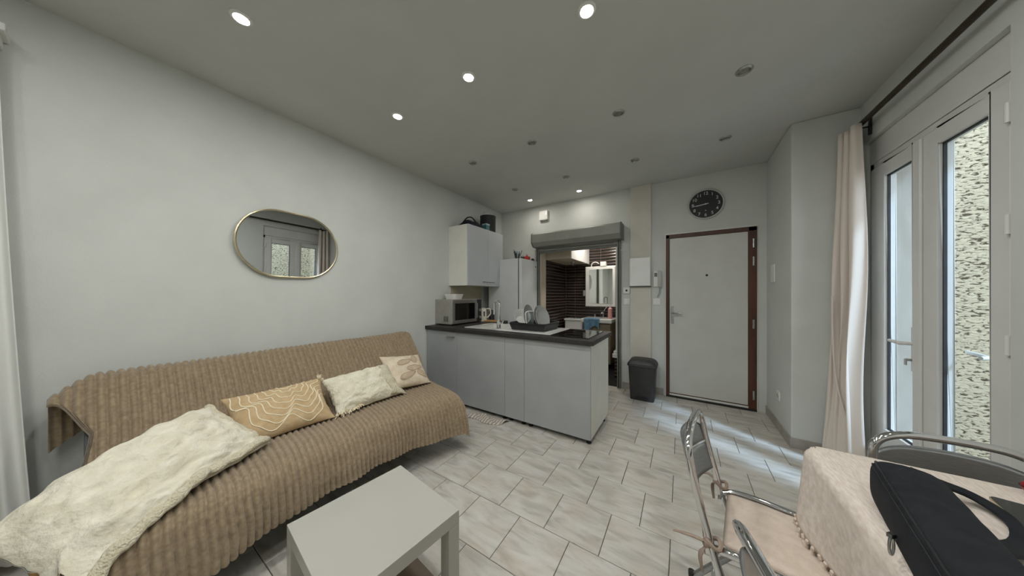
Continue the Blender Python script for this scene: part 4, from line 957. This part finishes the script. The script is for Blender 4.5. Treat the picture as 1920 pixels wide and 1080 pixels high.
lo = bpy.data.objects.new('bathroom_light', ld); COL.objects.link(lo); lo.parent = bl_; lo.location = (0, 0, -0.07)

# ------------------------------------------------------------------ fittings on the end wall
def plate_box(name, label, cat, x, z, w, h, y=YB, d=0.014):
    t = thing(name, label, cat, (x, y, z - h / 2))
    MB().box(x - w / 2, x + w / 2, y - d, y, z - h / 2, z + h / 2).build('plate', WHITEPL, t, bevel=0.003)
    return t
t = plate_box('alarm_box', 'small white square box high above the roller shutter', 'box', -1.895, 2.578, 0.145, 0.145, d=0.045)
MB().box(-1.85, -1.845, YB - 0.047, YB - 0.044, 2.58, 2.62).build('led_slot', STEEL, t)
MB().box(-1.955, -1.835, YB - 0.04, YB - 0.005, 2.492, 2.507).build('lower_lip', STEEL, t, bevel=0.002)
t = plate_box('room_thermostat', 'white square wall control with a dark display beside the bathroom opening', 'thermostat', -0.645, 1.353, 0.085, 0.085, d=0.02)
MB().box(-0.657, -0.633, YB - 0.0215, YB - 0.019, 1.340, 1.366).build('display', DARK, t)
t = plate_box('dimmer_switch', 'white round dial switch under the wall control', 'switch', -0.642, 1.20, 0.085, 0.085)
MB().lathe([(0, 0), (0.026, 0), (0.024, -0.014), (0, -0.015)], (-0.642, YB - 0.014, 1.20), 20, 'Y').build('dial', WHITEPL, t, smooth=True)
ic = thing('intercom_handset', 'white wall intercom handset with a hanging cord left of the door', 'intercom', (-0.255, YB, 1.39))
MB().box(-0.315, -0.225, YB - 0.03, YB, 1.40, 1.60).build('cradle', WHITEPL, ic, bevel=0.005)
MB().box(-0.262, -0.222, YB - 0.062, YB - 0.036, 1.395, 1.605).box(-0.262, -0.222, YB - 0.04, YB - 0.030, 1.56, 1.60).box(-0.262, -0.222, YB - 0.04, YB - 0.030, 1.40, 1.44).build('handset', mat('grey_plastic', srgb(178, 177, 172), 0.4, col2=srgb(170, 169, 164), scale=8), ic, bevel=0.006)
MB().box(-0.305, -0.272, YB - 0.032, YB - 0.03, 1.53, 1.58).build('speaker_grille', SHUTDARK, ic)
co = []
for k in range(140):
    u = k / 139; a = k * 1.1
    ctr = Vector((-0.245, YB - 0.04, 1.40)).lerp(Vector((-0.275, YB - 0.02, 1.26)), u) + Vector((0.015 * math.sin(u * 3), 0, 0))
    co.append(ctr + Vector((0.006 * math.cos(a), 0.006 * math.sin(a), 0)))
MB().tube(co, 0.0022, 5).build('coiled_cord', MATS['grey_plastic'], ic, smooth=True)
t = plate_box('light_switch', 'white double light switch under the intercom handset', 'switch', -0.28, 1.205, 0.085, 0.085)
for dx in (-0.018, 0.018): MB().box(-0.28 + dx - 0.016, -0.28 + dx + 0.016, YB - 0.019, YB - 0.014, 1.178, 1.232).build('rocker', WHITEPL, t, bevel=0.002)
def side_plate(name, label, y, z, w, h, x=XR):
    t = thing(name, label, 'wall plate', (x, y, z - h / 2))
    MB().box(x - 0.008, x, y - w / 2, y + w / 2, z - h / 2, z + h / 2).build('plate', WHITEPL, t, bevel=0.002)
    return t
side_plate('cover_plate', 'tall white blank cover plate on the projecting wall by the door', 3.73, 1.515, 0.12, 0.18)
t = side_plate('power_socket', 'white power socket low on the projecting wall', 3.545, 0.33, 0.085, 0.085)
MB().lathe([(0, 0), (0.021, 0), (0.021, -0.004), (0, -0.002)], (XR - 0.008, 3.545, 0.33), 18, 'X').build('socket_well', DARK if 0 else MATS['grey_plastic'], t, smooth=True)

# clock
ck = thing('wall_clock', 'round black wall clock with white numerals above the door', 'clock', (0.24, YB, 2.20))
CX, CZ = 0.240, 2.384
MB().lathe([(0, -0.012), (0.168, -0.012), (0.168, 0)], (CX, YB, CZ), 64, 'Y').build('face', CLOCKBLACK, ck, smooth=True)
MB().lathe([(0.164, 0), (0.164, -0.024), (0.172, -0.030), (0.181, -0.024), (0.183, 0)], (CX, YB, CZ), 64, 'Y').build('rim', mat('clock_rim_white', srgb(196, 196, 192), 0.35, col2=srgb(186, 186, 182), scale=8), ck, smooth=True)
RX = Matrix.Rotation(PI / 2, 4, 'X')
for n in range(1, 13):
    a = PI / 2 - n * PI / 6
    text_mesh(str(n), 0.052, Matrix.Translation((CX + 0.128 * math.cos(a), YB - 0.014, CZ + 0.128 * math.sin(a) - 0.001)) @ RX, NUMWHITE, ck, 'numeral')
def hand(name, ang, l0, l1, w, y):
    d = Vector((math.cos(ang), 0, math.sin(ang)))
    MB().obox(Vector((CX, y, CZ)) + d * (l0 + l1) / 2, d, (0, 1, 0), d.cross(Vector((0, 1, 0))), l1 - l0, 0.002, w).build(name, NUMWHITE, ck)
hand('minute_hand', PI / 2 - 2 * PI * 44 / 60, -0.03, 0.14, 0.006, YB - 0.018)
hand('hour_hand', PI / 2 - 2 * PI * 8.73 / 12, -0.025, 0.095, 0.009, YB - 0.021)
MB().lathe([(0, 0), (0.008, 0), (0.008, -0.006), (0, -0.006)], (CX, YB - 0.018, CZ), 14, 'Y').build('hub', NUMWHITE, ck, smooth=True)
MB().lathe([(0, 0), (0.005, 0), (0.005, -0.002), (0, -0.002)], (CX, YB - 0.013, CZ - 0.075), 10, 'Y').build('dial_dot', NUMWHITE, ck)

# pedal bin
bn = thing('pedal_bin', 'black plastic pedal bin standing against the cream column', 'bin', (-0.42, 3.70, 0))
def frustum(w0, d0, w1, d1, za, zb, cx, cy, r0=0.03, r1=0.04):
    A = rrect(w0, d0, r0, 5, cx, cy); B = rrect(w1, d1, r1, 5, cx, cy); n_ = len(A)
    return MB().add([(x, y, za) for x, y in A] + [(x, y, zb) for x, y in B], [tuple(reversed(range(n_))), tuple(range(n_, 2 * n_))] + [(i, (i + 1) % n_, n_ + (i + 1) % n_, n_ + i) for i in range(n_)])
bcx, bcy = -0.418, 3.735
frustum(0.265, 0.235, 0.305, 0.27, 0.0, 0.415, bcx, bcy).build('bucket', BINM, bn, smooth=True)
frustum(0.335, 0.30, 0.325, 0.29, 0.415, 0.445, bcx, bcy, 0.05, 0.05).build('lid_rim', BINM, bn, smooth=True, bevel=0.004)
lidm = MB().grid(lambda u, v: Vector((bcx + (u - 0.5) * 0.31, bcy + (v - 0.5) * 0.275, 0.445 + 0.055 * (max(0, 1 - (2 * u - 1) ** 4) ** .5) * (max(0, 1 - (2 * v - 1) ** 4) ** .5))), 18, 18)
lidm.build('lid', BINM, bn, smooth=2)
MB().box(bcx - 0.075, bcx + 0.075, bcy - 0.140, bcy - 0.10, 0.03, 0.042).build('pedal', BLACKPL, bn, bevel=0.004)

# ------------------------------------------------------------------ curtain and rod
cr_ = thing('curtain_rod', 'dark bronze curtain rod running above the window', 'curtain rod', (1.09, 2.4, 2.5))
MB().tube([(1.108, 3.165, 2.548), (1.108, 0.95, 2.548)], 0.0165, 14).build('rod', RODM, cr_, smooth=True)
MB().lathe([(0, 0), (0.020, 0.0), (0.023, 0.012), (0.023, 0.026), (0.016, 0.034)], (1.108, 3.155, 2.548), 16, 'Y').build('finial', BLACKPL, cr_, smooth=True)
for yy in (3.06, 1.0):
    MB().box(1.155, 1.169, yy - 0.010, yy + 0.010, 2.47, 2.60).tube([(1.16, yy, 2.53), (1.108, yy, 2.53)], 0.006, 8).build('bracket', BLACKPL, cr_, bevel=0.002)
pc = thing('pink_curtain', 'pale pink curtain gathered beside the window', 'curtain', (1.08, 3.06, 0.02))
def pcf(u, v):
    z = 0.05 + 2.485 * (1 - v)
    y = 3.178 - 0.20 * u - 0.03 * v * u
    ph = u * 6.2 * PI
    amp = 0.030 + 0.025 * v
    x = 1.080 + amp * math.sin(ph + 0.5 * math.sin(v * 5)) - 0.075 * (1 - u) * v ** 1.5 - 0.028 * (1 - u) + 0.012 * math.sin(v * 9 + u * 5) * v
    return Vector((min(x, 1.162), y + 0.010 * math.sin(2 * ph + v * 3), z + 0.01 * math.sin(u * 7)))
MB().grid(pcf, 90, 50).build('fabric', CURTAINM, pc, smooth=2, solid=0.002)
MB().tube(catmull([pcf(0.55, 0.50) + Vector((-0.045, 0, 0)), pcf(0.6, 0.62) + Vector((-0.05, 0, 0)), pcf(0.65, 0.75) + Vector((-0.05, 0, 0)), pcf(0.72, 0.88) + Vector((-0.055, 0, 0)), pcf(0.75, 0.98) + Vector((-0.055, 0, 0))], 5), 0.006, 6).build('tie_band', CURTAINM, pc, smooth=True)

# ------------------------------------------------------------------ dining table with cloth
TX0, TX1, TY0, TY1, TZ = 0.375, 1.06, 0.25, 1.43, 0.75
dt = thing('dining_table', 'dining table under the pale pink cloth by the window', 'table', (0.72, 0.85, 0))
MB().box(TX0 + 0.03, TX1, TY0, TY1 - 0.03, TZ - 0.03, TZ - 0.006).build('table_top', LEGWOOD, dt, bevel=0.003)
MB().box(TX0 + 0.07, TX1 - 0.06, TY0 + 0.06, TY1 - 0.08, TZ - 0.10, TZ - 0.031).build('apron', LEGWOOD, dt, bevel=0.003)
for x in (TX0 + 0.09, TX1 - 0.08):
    for y in (TY0 + 0.08, TY1 - 0.10):
        MB().tube([(x, y, TZ - 0.032), (x, y, 0)], [0.028, 0.018], 12).build('leg', LEGWOOD, dt, smooth=True)
tc_ = thing('tablecloth', 'pale pink woven tablecloth with tasselled hem on the dining table', 'tablecloth', (0.72, 0.85, TZ))
def clothf(u, v):
    # u runs across X from the hanging hem on the room side to the window, v runs along Y from the near end to the far drop
    L1 = 0.25; wX = TX1 - TX0; s_ = -L1 + (L1 + wX) * u
    L2 = 0.12; wY = TY1 - TY0; t_ = (wY + L2) * v
    x = TX0 + s_; y = TY0 + t_; z = TZ; r = 0.03
    dx = max(0, -s_ + r); dy = max(0, t_ - wY + r)
    if dx > 0:
        if dx < r * PI / 2: a = dx / r; x = TX0 + r - r * math.sin(a); z -= r * (1 - math.cos(a))
        else:
            h_ = dx - r * PI / 2; x = TX0 - 0.018 * math.sin(y * 15 + 0.6) * (h_ / L1) - 0.05 * h_; z = TZ - r - h_
    if dy > 0:
        if dy < r * PI / 2: a = dy / r; y = TY1 - r + r * math.sin(a); z -= r * (1 - math.cos(a))
        else:
            h_ = dy - r * PI / 2; y = TY1 + 0.012 * math.sin(x * 18) * h_ / L2; z -= r + h_
    if dx > 0 and dy > 0: z += 0.35 * min(dx, dy); x += 0.02
    z += 0.0012 * noise.noise(Vector((x * 9, y * 9, 0))) + 0.0012
    return Vector((x, y, z))
MB().grid(clothf, 70, 96).build('cloth', WEAVE, tc_, smooth=2, solid=0.0025)
tsm = None
for k in range(24):
    v = 0.45 + 0.45 * k / 23
    p = clothf(0, v)
    if tsm is None:
        m = MB()
        m.lathe([(0, 0.004), (0.006, 0), (0.0065, -0.010), (0.003, -0.014), (0.007, -0.020), (0.008, -0.034), (0, -0.036)], (0, 0, 0), 8)
        o = m.build('tassel', CORDM if 0 else SEATPAD, tc_, smooth=True, local=True); tsm = o.data
    else:
        o = bpy.data.objects.new('tassel', tsm); COL.objects.link(o); o.parent = tc_
    o.location = WM[tc_.name].inverted() @ (p + Vector((-0.002, 0, 0.002)))
    o.rotation_euler = (random.uniform(-.35, .35), random.uniform(-.35, .35), random.uniform(0, 6))

# ------------------------------------------------------------------ folding chrome chairs
RT = 0.0130
def make_chair(label, loc, rz, pad=True):
    t = thing('folding_chair', label, 'chair', loc, rz, group='chrome folding chairs')
    w = 0.185
    hoop = [(0.15, -w, 0.0), (0.02, -w, 0.40), (-0.005, -w, 0.50), (-0.045, -w, 0.66)]
    arc = []
    for k in range(13):
        a = PI * k / 12; cxx = -math.cos(a)
        arc.append((-0.050 - 0.016 * math.sin(a) ** 0.6, w * math.copysign(abs(cxx) ** 0.62, cxx), 0.69 + 0.105 * math.sin(a) ** 0.75))
    hoop2 = hoop + arc + [(x, -y, z) for x, y, z in reversed(hoop)]
    MB().tube(catmull(hoop2, 3), RT, 12).build('back_frame', CHROME, t, smooth=True, local=True)
    # seat rail and rear legs
    for sy in (-1, 1):
        MB().tube(catmull([(0.36, sy * w * 0.97, 0.447), (0.10, sy * w * 0.99, 0.452), (0.02, sy * (w - 0.012), 0.437)], 5), RT, 10).build('seat_rail', CHROME, t, smooth=True, local=True)
        MB().tube([(0.22, sy * (w - 0.026), 0.42), (-0.085, sy * (w - 0.026), 0.012)], RT, 10).build('rear_leg', BRUSHED, t, smooth=True, local=True)
        MB().lathe([(0.013, 0), (0.014, 0.006), (0.014, 0.03), (0, 0.031)], (-0.092, sy * (w - 0.026), 0.0), 12).build('rubber_foot', BLACKRUB, t, smooth=True, local=True)
        MB().tube([(0.012, sy * w, 0.41), (0.012, sy * (w - 0.04), 0.41)], 0.010, 10).build('pivot', CHROME, t, smooth=True, local=True)
    MB().tube([(0.36, -w * 0.97, 0.447), (0.385, -w * 0.6, 0.44), (0.385, w * 0.6, 0.44), (0.36, w * 0.97, 0.447)], RT, 10).build('seat_rail', CHROME, t, smooth=True, local=True)
    MB().tube([(0.105, -w, 0.14), (0.105, w, 0.14)], 0.008, 10).build('stretcher', CHROME, t, smooth=True, local=True)
    MB().tube([(-0.01, -w + 0.026, 0.098), (-0.01, w - 0.026, 0.098)], 0.008, 10).build('stretcher', CHROME, t, smooth=True, local=True)
    MB().prism(rrect(0.32, 0.30, 0.03, 4, 0.20, 0), 0.425, 0.437).build('seat_pan', BRUSHED, t, bevel=0.003, local=True)
    for (za, zb, xa, xb) in ((0.645, 0.745, -0.042, -0.060), (0.53, 0.635, -0.012, -0.040)):
        MB().grid(lambda u, v: Vector((xa + (xb - xa) * v - 0.045 * math.sin(PI * u), -w * 0.97 + 2 * w * 0.97 * u * 1.0, za + (zb - za) * v - (0.04 * (2 * u - 1) ** 4 * v if zb > 0.7 else 0.0))), 18, 6).build('back_slat', BRUSHED, t, smooth=2, solid=0.004, local=True)
    if pad:
        f_ = lambda u, v, s=1: Vector((0.035 + 0.345 * u, (v - 0.5) * (0.318 + 0.016 * u), 0.4505 + s * 0.014 * (max(0, 1 - (2 * u - 1) ** 8) * max(0, 1 - (2 * v - 1) ** 8)) ** 0.5 + 0.003 * noise.noise(Vector((u * 5, v * 5, 1)))))
        MB().grid(lambda u, v: f_(u, v, 1), 22, 22).grid(lambda u, v: f_(u, v, -1), 22, 22).build('seat_pad', SEATPAD, t, smooth=2, local=True)
        for sy in (-1, 1):
            m = MB()
            y = sy * w
            m.tube([(0.012 + 0.021 * math.cos(a), y + 0.021 * math.sin(a), 0.463 + 0.008 * math.sin(a * 2)) for a in [2 * PI * k / 14 for k in range(14)]], 0.007, 6, closed=True)
            m.tube(catmull([(0.0, y + sy * 0.01, 0.462), (-0.04, y + sy * 0.03, 0.475), (-0.10, y + sy * 0.02, 0.455)], 5), [0.004] * 3 + [0.009] * 5 + [0.007] * 3, 6, flat=0.35)
            m.tube(catmull([(0.0, y + sy * 0.01, 0.458), (-0.02, y + sy * 0.035, 0.43), (-0.015, y + sy * 0.03, 0.37)], 5), [0.005] * 4 + [0.008] * 4 + [0.006] * 3, 6, flat=0.35)
            m.lathe([(0, 0.012), (0.012, 0.008), (0.014, 0), (0.012, -0.008), (0, -0.012)], (-0.004, y + sy * 0.012, 0.46), 10)
            m.build('tie_ribbon', RIBBON, t, smooth=True, local=True)
    return t
ch1 = make_chair('chrome folding chair with a tied beige pad facing the pink table', (0.105, 1.315, 0), -0.152)
ch2 = dup(ch1, (0.79, 1.53, 0), -PI / 2 + 0.03, 'chrome folding chair at the window end of the table', 'chrome folding chairs')
ch3 = dup(ch1, (0.3095, 0.689, 0), 0.23, 'nearest chrome folding chair, only its backrest tube showing at the bottom edge', 'chrome folding chairs')
for part in ch3.children:            # this chair is opened wider, its back frame reclines further
    if part.name.startswith(('back_frame', 'back_slat')):
        part.data = part.data.copy()
        for v in part.data.vertices: v.co.x -= (v.co.z - 0.45) * 0.33

# ------------------------------------------------------------------ things on the table
bag = thing('padded_case', 'long black padded case with a loop handle lying on the table', 'case', (0.46, 0.9, TZ))
ax = Vector((0.19, 0.98, 0)).normalized(); sd = Vector((ax.y, -ax.x, 0))
bc = Vector((0.432, 0.885, TZ + 0.004))
def bagf(u, v):
    L_ = 0.50; s_ = (u - 0.5) * L_
    e = max(0.0, 1 - abs(2 * u - 1) ** 14) ** 0.35
    a = 2 * PI * v
    cx_ = math.copysign(abs(math.cos(a)) ** 0.45, math.cos(a)); cz_ = math.copysign(abs(math.sin(a)) ** 0.5, math.sin(a))
    hw_, hh_ = 0.057, 0.060
    tap = 0.88 + 0.12 * e
    return bc + ax * s_ + sd * (cx_ * hw_ * e * tap) + Vector((0, 0, hh_ + cz_ * hh_ * e * tap * (1 - 0.06 * abs(cx_)) + 0.002 * noise.noise(Vector((u * 12, a, 2)))))
MB().grid(bagf, 60, 48).build('case_body', BAGM, bag, smooth=2)
for vv in (0.36, 0.405):
    MB().tube([bagf(u, vv) + Vector((0, 0, 0.001)) - sd * 0.001 for u in [0.02 + 0.96 * k / 50 for k in range(51)]], 0.0022 if vv < 0.38 else 0.0012, 6).build('seam', BLACKPL, bag, smooth=True)
hp = catmull([(0.505, 1.125, 0.85), (0.575, 1.20, 0.805), (0.640, 1.232, 0.776), (0.655, 1.165, 0.768), (0.610, 1.065, 0.770), (0.535, 0.965, 0.80), (0.468, 0.90, 0.85)], 4)
hc = Vector((0.52, 1.05, 0.80))
m = MB()
strip = []
for k, p in enumerate(hp):
    n_ = (p - hc); n_.z = 0; n_ = n_.normalized() if n_.length > 1e-4 else sd
    strip.append((p, n_))
vs = []
for p, n_ in strip:
    for (o_, z_) in ((-0.019, -0.004), (0.019, -0.004), (0.019, 0.004), (-0.019, 0.004)): vs.append(p + n_ * o_ + Vector((0, 0, z_)))
fs = []
for k in range(len(strip) - 1):
    for j in range(4): fs.append((k * 4 + j, k * 4 + (j + 1) % 4, (k + 1) * 4 + (j + 1) % 4, (k + 1) * 4 + j))
m.add(vs, fs).build('loop_handle', BAGM, bag, smooth=True, bevel=0.002)
zp = bc + ax * 0.0 - sd * 0.064
MB().box(-0.006, 0.006, -0.004, 0.004, -0.004, 0.004).tube([(0.006 * math.cos(a), 0, -0.022 + 0.019 * math.sin(a)) for a in [2 * PI * k / 16 for k in range(16)]], 0.0022, 6, closed=True).xf(Matrix.Translation(zp + Vector((0, 0, 0.045))) @ Matrix.Rotation(0.7, 4, 'Z')).build('zip_pull', STEEL, bag, smooth=True)

ph = thing('smartphone', 'dark smartphone with a gold edge lying on the pink tablecloth', 'phone', (0.715, 1.215, TZ + 0.004), -0.20)
MB().prism(rrect(0.074, 0.150, 0.012, 6), 0.0, 0.008).build('frame', GOLD, ph, bevel=0.002, local=True)
MB().prism(rrect(0.069, 0.145, 0.010, 6), 0.008, 0.0088).build('screen', GLOSSBLACK, ph, local=True)
rd = thing('red_case', 'red ribbed case at the right edge of the table', 'case', (0.87, 1.37, TZ + 0.004), 0.2)
def redf(u, v):
    a = 2 * PI * v; e = max(0, 1 - abs(2 * u - 1) ** 6) ** 0.4
    return Vector(((u - 0.5) * 0.17, 0.035 * math.cos(a) * e, 0.024 + 0.024 * math.sin(a) * e + 0.0015 * math.sin(u * 70)))
MB().grid(redf, 40, 20).build('shell', REDM, rd, smooth=2, local=True)
MB().tube([(x, y, 0.024) for x, y in [(redf(k / 24, 0).x, redf(k / 24, 0).y) for k in range(25)]], 0.002, 6).build('zip_line', BLACKPL, rd, smooth=True, local=True)

# floor cloth by the peninsula
def flc(u, v):
    return Vector((-1.93 + 0.40 * u + 0.05 * v, 2.13 + 0.15 * v + 0.04 * u + 0.02 * math.sin(u * 7), 0.004 + 0.022 * abs(math.sin(u * 6 + v * 4) * math.sin(v * PI)) + 0.014 * max(0, noise.noise(Vector((u * 5, v * 4, 3))))))
tag(MB().grid(flc, 40, 20).build('floor_cloth', TOWELM, smooth=2, solid=0.004), 'crumpled striped cloth on the floor at the peninsula foot', 'cloth')
